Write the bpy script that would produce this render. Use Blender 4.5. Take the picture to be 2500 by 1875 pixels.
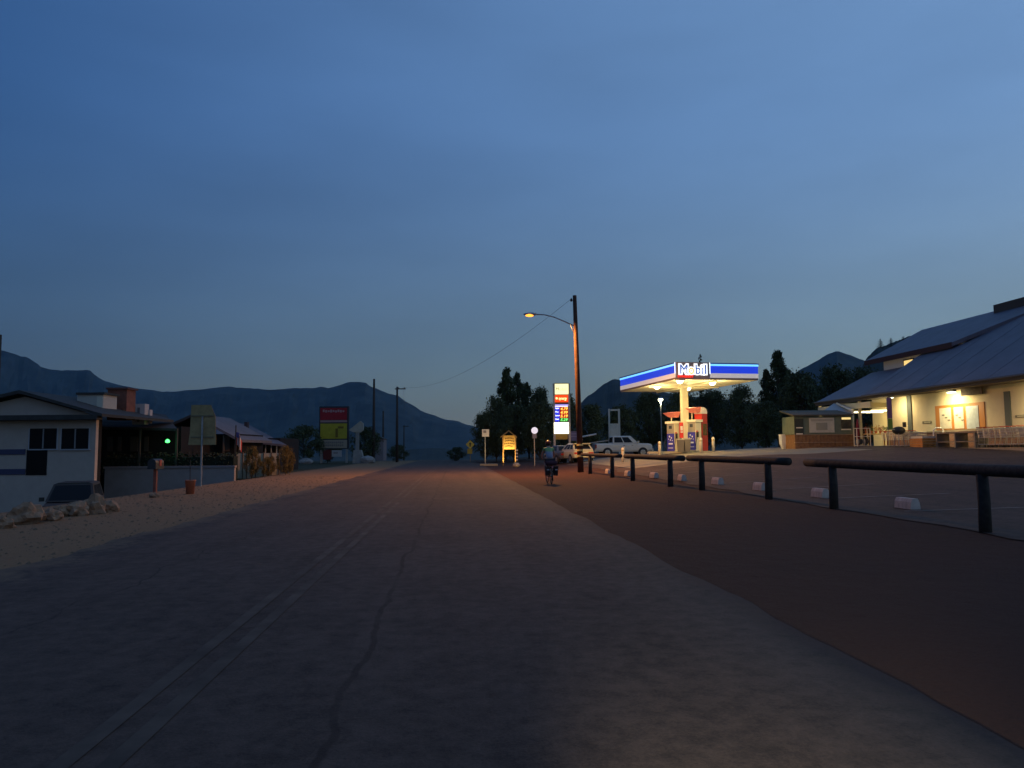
import bpy, bmesh, math, random
from mathutils import Vector, Matrix, noise
random.seed(11)
S = bpy.context.scene
C = S.collection
for o in list(bpy.data.objects): bpy.data.objects.remove(o)

# ------------------------------------------------------------------ camera
F = 1878.0                       # focal length in photo pixels (photo 2500 x 1875)
YAW, PITCH, ROLL = math.radians(4.26), math.radians(4.92), math.radians(0.5)
O = Vector((0, 0, 1.4))
fw = Vector((math.sin(YAW)*math.cos(PITCH), math.cos(YAW)*math.cos(PITCH), math.sin(PITCH)))
r0 = Vector((math.cos(YAW), -math.sin(YAW), 0)); u0 = r0.cross(fw)
RT = r0*math.cos(ROLL) - u0*math.sin(ROLL)
UP = u0*math.cos(ROLL) + r0*math.sin(ROLL)
cam = bpy.data.objects.new('camera', bpy.data.cameras.new('camera')); C.objects.link(cam); S.camera = cam
cam.data.sensor_width = 36; cam.data.lens = F/2500*36; cam.data.clip_end = 30000; cam.data.clip_start = .05
mw = Matrix((RT, UP, -fw)).transposed().to_4x4(); mw.translation = O; cam.matrix_world = mw

# ------------------------------------------------------------------ sky, sun, exposure
EXPOSURE = 2.0
GAIN = 2**EXPOSURE
W = bpy.data.worlds.new('World'); S.world = W; W.use_nodes = True
wt = W.node_tree; wn = wt.nodes; wl = wt.links
sky = wn.new('ShaderNodeTexSky'); sky.sky_type = 'NISHITA'; sky.sun_disc = False
sky.sun_elevation = math.radians(0.5); sky.sun_rotation = math.radians(72)
sky.ozone_density = 3.0; sky.air_density = 1.0; sky.dust_density = 0.6
bg = wn['Background']; bg.inputs[1].default_value = 0.15
tc = wn.new('ShaderNodeTexCoord')
def wmath(op, a, b=None, clamp=False):
    n = wn.new('ShaderNodeMath'); n.operation = op; n.use_clamp = clamp
    for i, v in enumerate((a, b)):
        if v is None: continue
        if isinstance(v, (int, float)): n.inputs[i].default_value = v
        else: wl.new(v, n.inputs[i])
    return n.outputs[0]
sep = wn.new('ShaderNodeSeparateXYZ'); wl.new(tc.outputs['Generated'], sep.inputs[0])
mp = wn.new('ShaderNodeMapping'); mp.inputs['Scale'].default_value = (1.2, 1.2, 4.5); wl.new(tc.outputs['Generated'], mp.inputs[0])
n1 = wn.new('ShaderNodeTexNoise'); n1.inputs['Scale'].default_value = 1.5; n1.inputs['Detail'].default_value = 5; n1.inputs['Roughness'].default_value = .5
wl.new(mp.outputs[0], n1.inputs[0])
elev = wmath('MAXIMUM', sep.outputs[2], 0.0)
hlen = wmath('MAXIMUM', wmath('SQRT', wmath('SUBTRACT', 1.0, wmath('MULTIPLY', sep.outputs[2], sep.outputs[2]), True)), 0.05)
azi = wmath('ADD', wmath('MULTIPLY', wmath('DIVIDE', sep.outputs[0], hlen), 0.75), 0.45, True)      # 0 dark side .. 1 towards the after-glow
def wmix(f, a, b):
    n = wn.new('ShaderNodeMix'); n.data_type = 'RGBA'
    if isinstance(f, (int, float)): n.inputs[0].default_value = f
    else: wl.new(f, n.inputs[0])
    for i, v in ((6, a), (7, b)):
        if isinstance(v, tuple): n.inputs[i].default_value = (*v, 1)
        else: wl.new(v, n.inputs[i])
    return n.outputs[2]
upper = wmix(azi, (.036, .140, .42), (.33, .60, 1.06))
lower = wmix(azi, (.050, .100, .170), (.37, .50, .51))
mr_ = wn.new('ShaderNodeMapRange'); mr_.interpolation_type = 'SMOOTHSTEP'; mr_.inputs['From Min'].default_value = 0.02; mr_.inputs['From Max'].default_value = 0.42
wl.new(elev, mr_.inputs[0])
veil = wmix(mr_.outputs[0], lower, upper)          # thin veil of evening cloud, greyer towards the horizon
both = wmix(0.82, sky.outputs[0], veil)
k_ = wmath('ADD', wmath('MULTIPLY', wmath('SUBTRACT', n1.outputs[0], 0.5), 0.55), 1.0)
hs_ = wn.new('ShaderNodeVectorMath'); hs_.operation = 'SCALE'; wl.new(both, hs_.inputs[0]); wl.new(k_, hs_.inputs['Scale'])
wl.new(hs_.outputs[0], bg.inputs[0])

sun = bpy.data.objects.new('sun', bpy.data.lights.new('sun', 'SUN')); C.objects.link(sun)
sun.data.energy = 0.004; sun.data.angle = math.radians(20); sun.data.color = (1, .9, .8)
sun.rotation_euler = (math.radians(84), 0, math.radians(-72))
vs = S.view_settings
vs.view_transform = 'Standard'; vs.look = 'None'; vs.exposure = EXPOSURE; vs.gamma = 1; vs.use_curve_mapping = False

# ------------------------------------------------------------------ pixel helpers
def dirn(px, py): return fw + RT*((px-1250)/F) + UP*((937.5-py)/F)
def at(px, py, d): return O + dirn(px, py)*d
def proj(P):
    q = Vector(P)-O; z = q.dot(fw); return (1250+F*q.dot(RT)/z, 937.5-F*q.dot(UP)/z, z)
def sm(t):
    t = max(0., min(1., t)); return t*t*(3-2*t)
def h(x, y):
    z = 1.15*sm((x-4)/14)*sm((y-5)/45)*(1-.42*sm((y-57)/20)) + .32*sm((x-18)/8)*sm((y-5)/30)
    z -= 1.6*sm((-10.8-x)/5)*sm((52-y)/7)
    t = max(0., y-112)
    z -= min(.0005*t*t if t < 45 else .0005*45*45+.045*(t-45), 14)
    return z
def hit(px, py):
    D = dirn(px, py); d = 2.0
    while d < 400:
        P = O+D*d
        if P.z <= h(P.x, P.y): return P
        d += .05
    return O+D*100
def base(px, d):
    lo, hi = 900., 1800.
    for _ in range(40):
        m = (lo+hi)/2; P = at(px, m, d)
        if P.z > h(P.x, P.y): lo = m
        else: hi = m
    P = at(px, lo, d); P.z = h(P.x, P.y); return P
def onX(px, py, X):
    D = dirn(px, py); return O + D*((X-O.x)/D.x)

# ------------------------------------------------------------------ materials
mats = {}
def M(name, col, rough=.85, metal=0, var=0, vscale=6, bump=0, bscale=40, em=None, spec=.3, alpha=None):
    if name in mats: return mats[name]
    m = bpy.data.materials.new(name); m.use_nodes = True; mats[name] = m
    t = m.node_tree; b = t.nodes['Principled BSDF']
    b.inputs['Base Color'].default_value = (*col, 1); b.inputs['Roughness'].default_value = rough
    b.inputs['Metallic'].default_value = metal; b.inputs['Specular IOR Level'].default_value = spec
    if var or bump:
        c = t.nodes.new('ShaderNodeTexCoord')
    if var:
        n = t.nodes.new('ShaderNodeTexNoise'); n.inputs['Scale'].default_value = vscale; n.inputs['Detail'].default_value = 6
        n.inputs['Roughness'].default_value = .65
        t.links.new(c.outputs['Object'], n.inputs[0])
        r = t.nodes.new('ShaderNodeValToRGB'); t.links.new(n.outputs[0], r.inputs[0])
        r.color_ramp.elements[0].position = .3; r.color_ramp.elements[1].position = .7
        r.color_ramp.elements[0].color = (*[max(0, k*(1-var)) for k in col], 1); r.color_ramp.elements[1].color = (*[min(1, k*(1+var)) for k in col], 1)
        t.links.new(r.outputs[0], b.inputs['Base Color'])
    if bump:
        n2 = t.nodes.new('ShaderNodeTexNoise'); n2.inputs['Scale'].default_value = bscale; n2.inputs['Detail'].default_value = 4
        t.links.new(c.outputs['Object'], n2.inputs[0])
        bp = t.nodes.new('ShaderNodeBump'); bp.inputs['Strength'].default_value = bump; bp.inputs['Distance'].default_value = .02
        t.links.new(n2.outputs[0], bp.inputs['Height']); t.links.new(bp.outputs[0], b.inputs['Normal'])
    if em:
        ec, es = em
        b.inputs['Emission Color'].default_value = (*ec, 1); b.inputs['Emission Strength'].default_value = es/GAIN
    return m

# ------------------------------------------------------------------ mesh helpers
class MB:
    def __init__(s): s.v = []; s.f = []
    def add(s, vs, fs):
        k = len(s.v); s.v += [tuple(v) for v in vs]; s.f += [tuple(i+k for i in f) for f in fs]; return s
    def box(s, x0, x1, y0, y1, z0, z1):
        if x0 > x1: x0, x1 = x1, x0
        if y0 > y1: y0, y1 = y1, y0
        if z0 > z1: z0, z1 = z1, z0
        return s.add([(x0,y0,z0),(x1,y0,z0),(x1,y1,z0),(x0,y1,z0),(x0,y0,z1),(x1,y0,z1),(x1,y1,z1),(x0,y1,z1)],
                     [(0,3,2,1),(4,5,6,7),(0,1,5,4),(1,2,6,5),(2,3,7,6),(3,0,4,7)])
    def hexa(s, b, t):          # bottom 4, top 4 (ccw from above)
        return s.add(list(b)+list(t), [(0,3,2,1),(4,5,6,7),(0,1,5,4),(1,2,6,5),(2,3,7,6),(3,0,4,7)])
    def prism(s, poly, y0, y1):  # poly in (x, z), extruded along y
        n = len(poly)
        return s.add([(x, y0, z) for x, z in poly]+[(x, y1, z) for x, z in poly],
                     [tuple(range(n)), tuple(range(2*n-1, n-1, -1))]+[(i, i+n, (i+1) % n+n, (i+1) % n) for i in range(n)])
    def prismx(s, poly, x0, x1):  # poly in (y, z), extruded along x
        n = len(poly)
        return s.add([(x0, y, z) for y, z in poly]+[(x1, y, z) for y, z in poly],
                     [tuple(range(n-1, -1, -1)), tuple(range(n, 2*n))]+[(i, (i+1) % n, (i+1) % n+n, i+n) for i in range(n)])
    def tube(s, pts, r, n=8):
        pts = [Vector(p) for p in pts]; k = len(pts); rs = r if isinstance(r, (list, tuple)) else [r]*k
        vs = []; fs = []
        for i, p in enumerate(pts):
            d = (pts[min(i+1, k-1)]-pts[max(i-1, 0)]).normalized()
            a = d.cross(Vector((0, 0, 1)) if abs(d.z) < .95 else Vector((1, 0, 0))).normalized(); b = d.cross(a)
            for j in range(n):
                t = 2*math.pi*j/n; vs.append(p+(a*math.cos(t)+b*math.sin(t))*rs[i])
        for i in range(k-1):
            for j in range(n):
                fs.append((i*n+j, (i+1)*n+j, (i+1)*n+(j+1) % n, i*n+(j+1) % n))
        fs += [tuple(range(n)), tuple(range((k-1)*n+n-1, (k-1)*n-1, -1))]
        return s.add(vs, fs)
    def lathe(s, prof, n=16, c=(0,0,0), axis='z'):
        vs = []; fs = []; k = len(prof)
        for r, z in prof:
            for j in range(n):
                t = 2*math.pi*j/n; a, b = r*math.cos(t), r*math.sin(t)
                p = (a, b, z) if axis == 'z' else ((z, a, b) if axis == 'x' else (b, z, a))
                vs.append((p[0]+c[0], p[1]+c[1], p[2]+c[2]))
        for i in range(k-1):
            for j in range(n): fs.append((i*n+j, i*n+(j+1) % n, (i+1)*n+(j+1) % n, (i+1)*n+j))
        fs += [tuple(range(n-1, -1, -1)), tuple(range((k-1)*n, k*n))]
        return s.add(vs, fs)
    def blob(s, c, r, seed=0, amp=.25, sub=2, sq=(1,1,1)):
        bm = bmesh.new(); bmesh.ops.create_icosphere(bm, subdivisions=sub, radius=1)
        vs = []
        for v in bm.verts:
            q = v.co.normalized(); k = 1+amp*noise.noise(q*1.6+Vector((seed*3.1, seed, 0)))+amp*.5*noise.noise(q*4+Vector((seed, 0, 0)))
            vs.append((c[0]+q.x*r*k*sq[0], c[1]+q.y*r*k*sq[1], c[2]+q.z*r*k*sq[2]))
        fs = [tuple(v.index for v in f.verts) for f in bm.faces]; bm.free()
        return s.add(vs, fs)
    def quad(s, *p): return s.add(p, [tuple(range(len(p)))])
    def mesh(s, name):
        me = bpy.data.meshes.new(name); me.from_pydata(s.v, [], s.f); me.update(); return me
    def build(s, name, mat, parent=None, smooth=False):
        me = s.mesh(name); me.materials.append(mat)
        if smooth:
            for p in me.polygons: p.use_smooth = True
        o = bpy.data.objects.new(name, me); C.objects.link(o); o.parent = parent; return o
def tag(o, label=None, cat=None, group=None, kind=None):
    if label: o['label'] = label
    if cat: o['category'] = cat
    if group: o['group'] = group
    if kind: o['kind'] = kind
    return o
def thing(name, label, cat, loc=(0,0,0), rz=0, group=None):
    o = bpy.data.objects.new(name, None); C.objects.link(o); o.empty_display_size = .1
    o.location = loc; o.rotation_euler = (0, 0, rz); tag(o, label, cat, group); return o
def copy_tree(o, parent=None):
    c = o.copy(); C.objects.link(c); c.parent = parent
    for ch in o.children: copy_tree(ch, c)
    return c
CAMZ = -YAW
def camroot(name, label, cat, px, d, z=None, group=None):
    P = base(px, d)
    if z is not None: P.z = z
    return thing(name, label, cat, P, CAMZ, group)
def loc(root, px, py, d):         # pixel on the upright plane at depth d -> root's local frame
    rz = root.rotation_euler.z; n = Vector((-math.sin(rz), math.cos(rz), 0))
    ref = at(1250 if abs(rz-CAMZ) < 1e-6 else px, 1100, d); D = dirn(px, py)
    q = O+D*(n.dot(ref-O)/n.dot(D))-root.location
    return Vector((q.x*math.cos(rz)+q.y*math.sin(rz), -q.x*math.sin(rz)+q.y*math.cos(rz), q.z))
def pbox(mb, root, px0, py0, px1, py1, d, th, bottom=None):
    a = loc(root, (px0+px1)/2, py0, d); l = loc(root, px0, (py0+py1)/2, d); r = loc(root, px1, (py0+py1)/2, d); b = loc(root, (px0+px1)/2, py1, d)
    y = (l.y+r.y)/2
    mb.box(l.x, r.x, y, y+th, b.z if bottom is None else bottom, a.z); return mb
def text(s, size, mat, parent, name, loc_, rot=(math.pi/2, 0, 0), extrude=.01, offset=0, shear=0, width=None, align='CENTER'):
    cu = bpy.data.curves.new('t', 'FONT'); cu.body = s; cu.size = size; cu.extrude = extrude; cu.offset = offset; cu.shear = shear
    cu.align_x = align; cu.align_y = 'CENTER'; cu.resolution_u = 3
    t = bpy.data.objects.new('t', cu); C.objects.link(t)
    me = bpy.data.meshes.new_from_object(t.evaluated_get(bpy.context.evaluated_depsgraph_get()))
    bpy.data.objects.remove(t); me.name = name; me.materials.clear(); me.materials.append(mat)
    o = bpy.data.objects.new(name, me); C.objects.link(o); o.parent = parent; o.location = loc_; o.rotation_euler = rot
    if width:
        xs = [v.co.x for v in me.vertices]; o.scale.x = width/(max(xs)-min(xs))
    return o
def lamp(name, kind, loc_, energy, col, parent=None, size=.1, rot=None, spot=None, blend=.5):
    l = bpy.data.lights.new(name, kind); l.energy = energy; l.color = col
    if kind == 'AREA': l.size = size
    else: l.shadow_soft_size = size
    if spot: l.spot_size = spot; l.spot_blend = blend
    o = bpy.data.objects.new(name, l); C.objects.link(o); o.location = loc_; o.parent = parent
    if rot: o.rotation_euler = rot
    return o

# ================================================================== GROUND
xs = [-9000,-5000,-2500,-1200,-600,-300,-160,-100,-75,-60,-50,-42,-36]+[-32+2*i for i in range(8)]+[-16+.5*i for i in range(97)]+[36,40,45,50,60,75,100,160,300,600,1200,2500,5000,9000]
ys = [-80,-40,-20,-10,-5]+list(range(0, 135))+[140,145,150,155,160,170,180,190,200,220,240,270,300,350,400,500,700,1000,1500,2500,4000,7000,10000]
def sheet(cols, rows, dz, jl=0, jr=0, seed=0, skirt=0):
    mb = MB(); n = len(cols)
    for y in rows:
        for i, x in enumerate(cols):
            if i == 0 and jl: x += jl*(noise.noise((seed, y*.5, 0))+.6*noise.noise((seed, y*1.7, 3)))
            if i == n-1 and jr: x += jr*(noise.noise((seed+9, y*.5, 0))+.6*noise.noise((seed+9, y*1.7, 3)))
            mb.v.append((x, y, h(x, y)+dz))
            if skirt and i in (0, n-1): mb.v.append((x+(.05 if i else -.05), y, h(x, y)-.02))
    if skirt:        # order of columns: edge, skirt, ..., edge, skirt
        m = n+2; idx = [1, 0]+list(range(2, n+2))
    else: m = n; idx = list(range(n))
    for j in range(len(rows)-1):
        for a, b in zip(idx, idx[1:]): mb.f.append((j*m+a, j*m+b, (j+1)*m+b, (j+1)*m+a))
    return mb

def ground_mat():
    m = bpy.data.materials.new('ground_soil'); m.use_nodes = True; t = m.node_tree; N = t.nodes; L = t.links
    b = N['Principled BSDF']; b.inputs['Roughness'].default_value = .95; b.inputs['Specular IOR Level'].default_value = .15
    c = N.new('ShaderNodeTexCoord'); sp = N.new('ShaderNodeSeparateXYZ'); L.new(c.outputs['Object'], sp.inputs[0])
    def ns(scale, det=5, rough=.6):
        n = N.new('ShaderNodeTexNoise'); n.inputs['Scale'].default_value = scale; n.inputs['Detail'].default_value = det; n.inputs['Roughness'].default_value = rough
        L.new(c.outputs['Object'], n.inputs[0]); return n.outputs[0]
    def mth(op, a, b_, cl=False):
        n = N.new('ShaderNodeMath'); n.operation = op; n.use_clamp = cl
        for i, v in enumerate((a, b_)):
            if isinstance(v, (int, float)): n.inputs[i].default_value = v
            else: L.new(v, n.inputs[i])
        return n.outputs[0]
    def mix(f, a, b_):
        n = N.new('ShaderNodeMix'); n.data_type = 'RGBA'; L.new(f, n.inputs[0])
        for i, v in ((6, a), (7, b_)):
            if isinstance(v, tuple): n.inputs[i].default_value = (*v, 1)
            else: L.new(v, n.inputs[i])
        return n.outputs[2]
    big, mid, fine = ns(.35), ns(3.0), ns(28, 8, .7)
    xw = mth('ADD', sp.outputs[0], mth('MULTIPLY', mth('SUBTRACT', mid, .5), 1.6))
    def band(e, w): return mth('MULTIPLY', mth('ADD', mth('SUBTRACT', xw, e), w/2), 1/w, True)
    gravel = mix(fine, (.12, .068, .037), (.35, .20, .107))
    dirt = mix(fine, (.040, .018, .012), (.118, .047, .030))
    dirt = mix(mth('MULTIPLY', big, 1.0, True), dirt, mix(fine, (.028, .015, .012), (.080, .040, .030)))
    grass = mix(mid, (.02, .024, .012), (.06, .055, .03))
    col = mix(band(-11.2, .8), grass, gravel)
    col = mix(band(0, .5), col, dirt)
    col = mix(band(32, 6), col, grass)
    far = mth('MULTIPLY', mth('SUBTRACT', sp.outputs[1], 105), .05, True)
    col = mix(far, col, grass)
    L.new(col, b.inputs['Base Color'])
    bp = N.new('ShaderNodeBump'); bp.inputs['Strength'].default_value = .7; bp.inputs['Distance'].default_value = .04
    L.new(mth('ADD', fine, mth('MULTIPLY', mid, 2.5)), bp.inputs['Height']); L.new(bp.outputs[0], b.inputs['Normal'])
    return m
def asphalt_mat(name, dark, light, crack=True):
    m = bpy.data.materials.new(name); m.use_nodes = True; t = m.node_tree; N = t.nodes; L = t.links
    b = N['Principled BSDF']; b.inputs['Roughness'].default_value = .9; b.inputs['Specular IOR Level'].default_value = .25
    c = N.new('ShaderNodeTexCoord'); sp = N.new('ShaderNodeSeparateXYZ'); L.new(c.outputs['Object'], sp.inputs[0])
    def ns(scale, det=5, rough=.6, sc=None):
        n = N.new('ShaderNodeTexNoise'); n.inputs['Scale'].default_value = scale; n.inputs['Detail'].default_value = det; n.inputs['Roughness'].default_value = rough
        if sc:
            q = N.new('ShaderNodeMapping'); q.inputs['Scale'].default_value = sc; L.new(c.outputs['Object'], q.inputs[0]); L.new(q.outputs[0], n.inputs[0])
        else: L.new(c.outputs['Object'], n.inputs[0])
        return n.outputs[0]
    def mth(op, a, b_, cl=False):
        n = N.new('ShaderNodeMath'); n.operation = op; n.use_clamp = cl
        for i, v in enumerate((a, b_)):
            if isinstance(v, (int, float)): n.inputs[i].default_value = v
            else: L.new(v, n.inputs[i])
        return n.outputs[0]
    def mix(f, a, b_):
        n = N.new('ShaderNodeMix'); n.data_type = 'RGBA'; L.new(f, n.inputs[0])
        for i, v in ((6, a), (7, b_)):
            if isinstance(v, tuple): n.inputs[i].default_value = (*v, 1)
            else: L.new(v, n.inputs[i])
        return n.outputs[2]
    streak = ns(1.0, 6, .65, (1.6, .09, 1)); patch = ns(.7, 7, .65); fine = ns(60, 6, .75); mid = ns(7, 6, .7)
    f = mth('ADD', mth('MULTIPLY', streak, .55), mth('ADD', mth('MULTIPLY', patch, .5), mth('MULTIPLY', mth('SUBTRACT', fine, .5), .9)))
    f = mth('ADD', f, mth('MULTIPLY', mth('SUBTRACT', mid, .5), 1.1))
    f = mth('MULTIPLY', mth('SUBTRACT', f, .28), 2.2, True)
    col = mix(f, dark, light)
    if crack:
        for x0, w, wob in ((-.62, .03, .30), (-3.4, .015, .7)):
            n = N.new('ShaderNodeTexNoise'); n.noise_dimensions = '1D'; n.inputs['Scale'].default_value = .7; n.inputs['Detail'].default_value = 6
            L.new(mth('ADD', sp.outputs[1], x0*17), n.inputs['W'])
            e = mth('SUBTRACT', sp.outputs[0], mth('ADD', x0, mth('MULTIPLY', mth('SUBTRACT', n.outputs[0], .5), wob)))
            k = mth('SUBTRACT', 1.0, mth('DIVIDE', mth('ABSOLUTE', e, 0), w), True)
            k = mth('MULTIPLY', mth('MULTIPLY', k, 2.0, True), mth('MULTIPLY', mth('SUBTRACT', patch, .3), 4, True))
            col = mix(mth('MULTIPLY', k, .7), col, (dark[0]*.5, dark[1]*.5, dark[2]*.5))
    if crack:      # gravel and dust washed over the road edges
        rag = mth('ADD', mth('MULTIPLY', mth('SUBTRACT', mid, .5), 1.3), mth('MULTIPLY', mth('SUBTRACT', patch, .5), 1.6))
        el = mth('MULTIPLY', mth('ADD', mth('SUBTRACT', -4.75, sp.outputs[0]), rag), 1.6, True)
        er = mth('MULTIPLY', mth('ADD', mth('SUBTRACT', sp.outputs[0], 2.30), mth('MULTIPLY', rag, .5)), 2.5, True)
        col = mix(mth('MULTIPLY', el, .85), col, mix(fine, (.10, .057, .034), (.30, .17, .09)))
        col = mix(mth('MULTIPLY', er, .9), col, mix(fine, (.026, .014, .011), (.078, .038, .028)))
    L.new(col, b.inputs['Base Color'])
    bp = N.new('ShaderNodeBump'); bp.inputs['Strength'].default_value = .5; bp.inputs['Distance'].default_value = .015
    L.new(mth('ADD', fine, mid), bp.inputs['Height']); L.new(bp.outputs[0], b.inputs['Normal'])
    return m
tag(sheet(xs, ys, 0).build('ground', ground_mat(), smooth=True), kind='structure')
rdy = [y for y in ys if -20 <= y <= 500]
rdn = [-20+.3*i for i in range(200)]+[y for y in rdy if y > 40]
tag(sheet([-5.3,-4.5,-3,-1.5,0,1.5,2.55], rdn, .045, .20, .085, 3, 1).build('road', asphalt_mat('road_asphalt', (.036,.0235,.019), (.098,.062,.048)), smooth=True), kind='structure')
lotx = [8.4]+[x for x in xs if 9 <= x <= 27.5]
tag(sheet(lotx, [y for y in ys if 2 <= y <= 96], .014, .35, 0, 5).build('parking_lot', asphalt_mat('lot_asphalt', (.036,.021,.016), (.098,.058,.043), False), smooth=True), kind='structure')
paint_y = M('worn_yellow_paint', (.070,.048,.036), .9, var=.6, vscale=1.5)
paint_w = M('worn_white_paint', (.21,.17,.14), .8, var=.4, vscale=5)
for dx in (-1.72, -1.50):
    o = sheet([dx-.05, dx+.05], rdn, .050).build('centre_line', paint_y); tag(o, kind='structure')
stripes = []
for py, px in ((1300, 2452), (1251, 2200)):
    stripes.append(hit(px, py))
y_a, y_b = stripes[0].y, stripes[1].y
for k in range(0, 12):
    y = y_a+(y_b-y_a)*k
    if y > 75: break
    o = MB(); n = 10
    for i in range(n+1):
        x = 9.3+3.4*i/n
        for e in (-.05, .05): o.v.append((x, y+e, h(x, y)+.021))
    o.f = [(2*i, 2*i+2, 2*i+3, 2*i+1) for i in range(n)]
    tag(o.build('parking_stripe', paint_w), kind='structure')

# loose stones along the shoulders (too many to count)
mb = MB()
for i in range(3000):
    x, y = random.uniform(-11, -5.3), random.uniform(5, 45)
    r = random.uniform(.010, .030)*random.choice((1, 1, 1, 1.6)); z = h(x, y)
    vs = [(x+r*random.uniform(.7,1.2)*math.cos(a), y+r*random.uniform(.7,1.2)*math.sin(a), z) for a in (0, 1.6, 3.1, 4.7)]
    mb.add(vs+[(x+r*.2, y, z+r*random.uniform(.5, .9))], [(0,1,4),(1,2,4),(2,3,4),(3,0,4)])
tag(mb.build('shoulder_gravel', M('gravel_stone', (.14,.09,.055), var=.4, vscale=1)), 'loose pale gravel scattered along the left road shoulder', 'gravel', kind='stuff')

# ------------------------------------------------------------------ mountains
def ridge(name, pts, D, depth, mat, amp, seed, step=10, rough=1.0, back=.5):
    mb = MB(); px0, px1 = pts[0][0], pts[-1][0]; cols = []
    x = px0
    while x <= px1: cols.append(x); x += step
    rows = [0, .08, .18, .3, .42, .54, .66, .78, .88, .95, 1.0, 1.12, 1.4]
    zb = h(0, D) - 5
    for px in cols:
        for (a, b) in zip(pts, pts[1:]):
            if a[0] <= px <= b[0]: py = a[1]+(b[1]-a[1])*sm((px-a[0])/(b[0]-a[0]))*.5+(b[1]-a[1])*.5*(px-a[0])/(b[0]-a[0]); break
        py -= amp*(noise.noise((px*.02, seed, 0))+.5*noise.noise((px*.07, seed, 5)))+rough*random.uniform(0, 1)
        D0 = D*(1+.06*noise.noise((px*.004, seed, 9)))
        top = at(px, py, D0); dr = Vector((top.x, top.y, 0)).normalized()
        for t in rows:
            if t <= 1:
                g = noise.noise((px*.018, t*2.2, seed))*.5+noise.noise((px*.05, t*5, seed))*.25
                q = top+dr*(-(1-t)*depth); z = zb+(top.z-zb)*(t**.85)*(1+.25*g*(1-t)*t*4)
            else:
                q = top+dr*((t-1)*depth); z = zb+(top.z-zb)*(1-(t-1)*2.4)
            mb.v.append((q.x+g*depth*.03, q.y, z))
    n = len(rows)
    for i in range(len(cols)-1):
        for j in range(n-1): mb.f.append((i*n+j, (i+1)*n+j, (i+1)*n+j+1, i*n+j+1))
    return tag(mb.build(name, mat), kind='structure')
forest = M('forested_slope', (.035,.042,.038), .95, var=.5, vscale=.006)
ridge('mountain', [(-2600,760),(-1600,700),(-700,790),(-200,830),(0,855),(60,872),(105,898),(150,905),(215,904),(250,930),(330,948),(400,957),(480,952),(560,944),(600,948),(650,952),(700,949),(760,948),(785,944),(800,948),(830,940),(860,933),(885,934),(910,946),(960,964),(1000,985),(1060,1015),(1080,1022),(1110,1028),(1150,1040),(1250,1062),(1400,1085),(1500,1096)], 4800, 1500, forest, 2.5, 2)
ridge('hill', [(1250,1085),(1330,1050),(1400,1000),(1440,965),(1475,938),(1500,926),(1530,928),(1570,945),(1650,965),(1750,975),(1850,985),(1950,1000),(2100,1010),(2400,1030)], 1500, 500, forest, 2, 4, 6)
ridge('mountain', [(1750,1040),(1850,985),(1920,930),(1960,898),(1995,882),(2020,866),(2045,857),(2075,866),(2110,880),(2160,910),(2300,960),(2600,930),(3400,800)], 3600, 1000, forest, 1.5, 6)
ridge('hill', [(2000,1040),(2060,960),(2100,900),(2125,868),(2150,848),(2190,832),(2230,818),(2300,795),(2450,770),(2700,740),(3400,700)], 520, 160, forest, 3, 8, 4, 2)
ridge('hill', [(700,1120),(860,1108),(960,1100),(1010,1097),(1060,1094),(1110,1096),(1160,1100),(1300,1110)], 900, 200, forest, 1, 12, 6)

# ================================================================== TREES
bark = M('tree_bark', (.06,.045,.035), .95, var=.4, vscale=4)
leafm = [M('leaf_poplar', (.040,.055,.022), .8, var=.5, vscale=1.3), M('leaf_cottonwood', (.055,.068,.030), .8, var=.5, vscale=1.3), M('needle_spruce', (.022,.034,.022), .85, var=.4, vscale=1.5), M('leaf_lamplit_shrub', (.14,.095,.03), .85, var=.5, vscale=3)]
def leaf(mb, c, s):
    a = Vector((random.gauss(0,1), random.gauss(0,1), random.gauss(0,1))).normalized()
    b = a.cross(Vector((random.gauss(0,1), random.gauss(0,1), random.gauss(0,1)))).normalized()
    a *= s*random.uniform(.6, 1.3); b *= s*random.uniform(.4, .8)
    mb.add([c-a, c+b*.9, c+a, c-b*.9], [(0,1,2,3)])
def broad(hh, rad, nb, nl, ls, prof, seed):
    """unit broadleaf tree: trunk mesh and crown mesh, height hh, crown radius rad"""
    rs = random.getstate(); random.seed(seed)
    tr = MB(); cr = MB(); lean = Vector((random.uniform(-.03,.03), random.uniform(-.03,.03), 1))
    tr.tube([lean*(hh*t) for t in (0,.03,.3,.6,.9)], [hh*.024, hh*.017, hh*.013, hh*.008, hh*.002], 7)
    for i in range(nb):
        t = random.uniform(.12, .98)**.85; R = rad*prof(t)
        a = random.uniform(0, 6.283); rr = R*math.sqrt(random.uniform(.02, 1))
        c = lean*(hh*t)+Vector((math.cos(a)*rr, math.sin(a)*rr, 0))
        st = lean*(hh*max(.06, t-.16-.1*rr/rad))
        tr.tube([st, st.lerp(c, .55)+Vector((0,0,hh*.02)), c], [hh*.005, hh*.003, hh*.001], 4)
        br = rad*random.uniform(.16, .34)
        for _ in range(nl):
            v = Vector((random.gauss(0,1), random.gauss(0,1), random.gauss(0,1.25))); v *= br*random.uniform(.35,1.05)/max(v.length, .01)
            leaf(cr, c+v, ls)
    random.setstate(rs); return tr, cr
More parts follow.
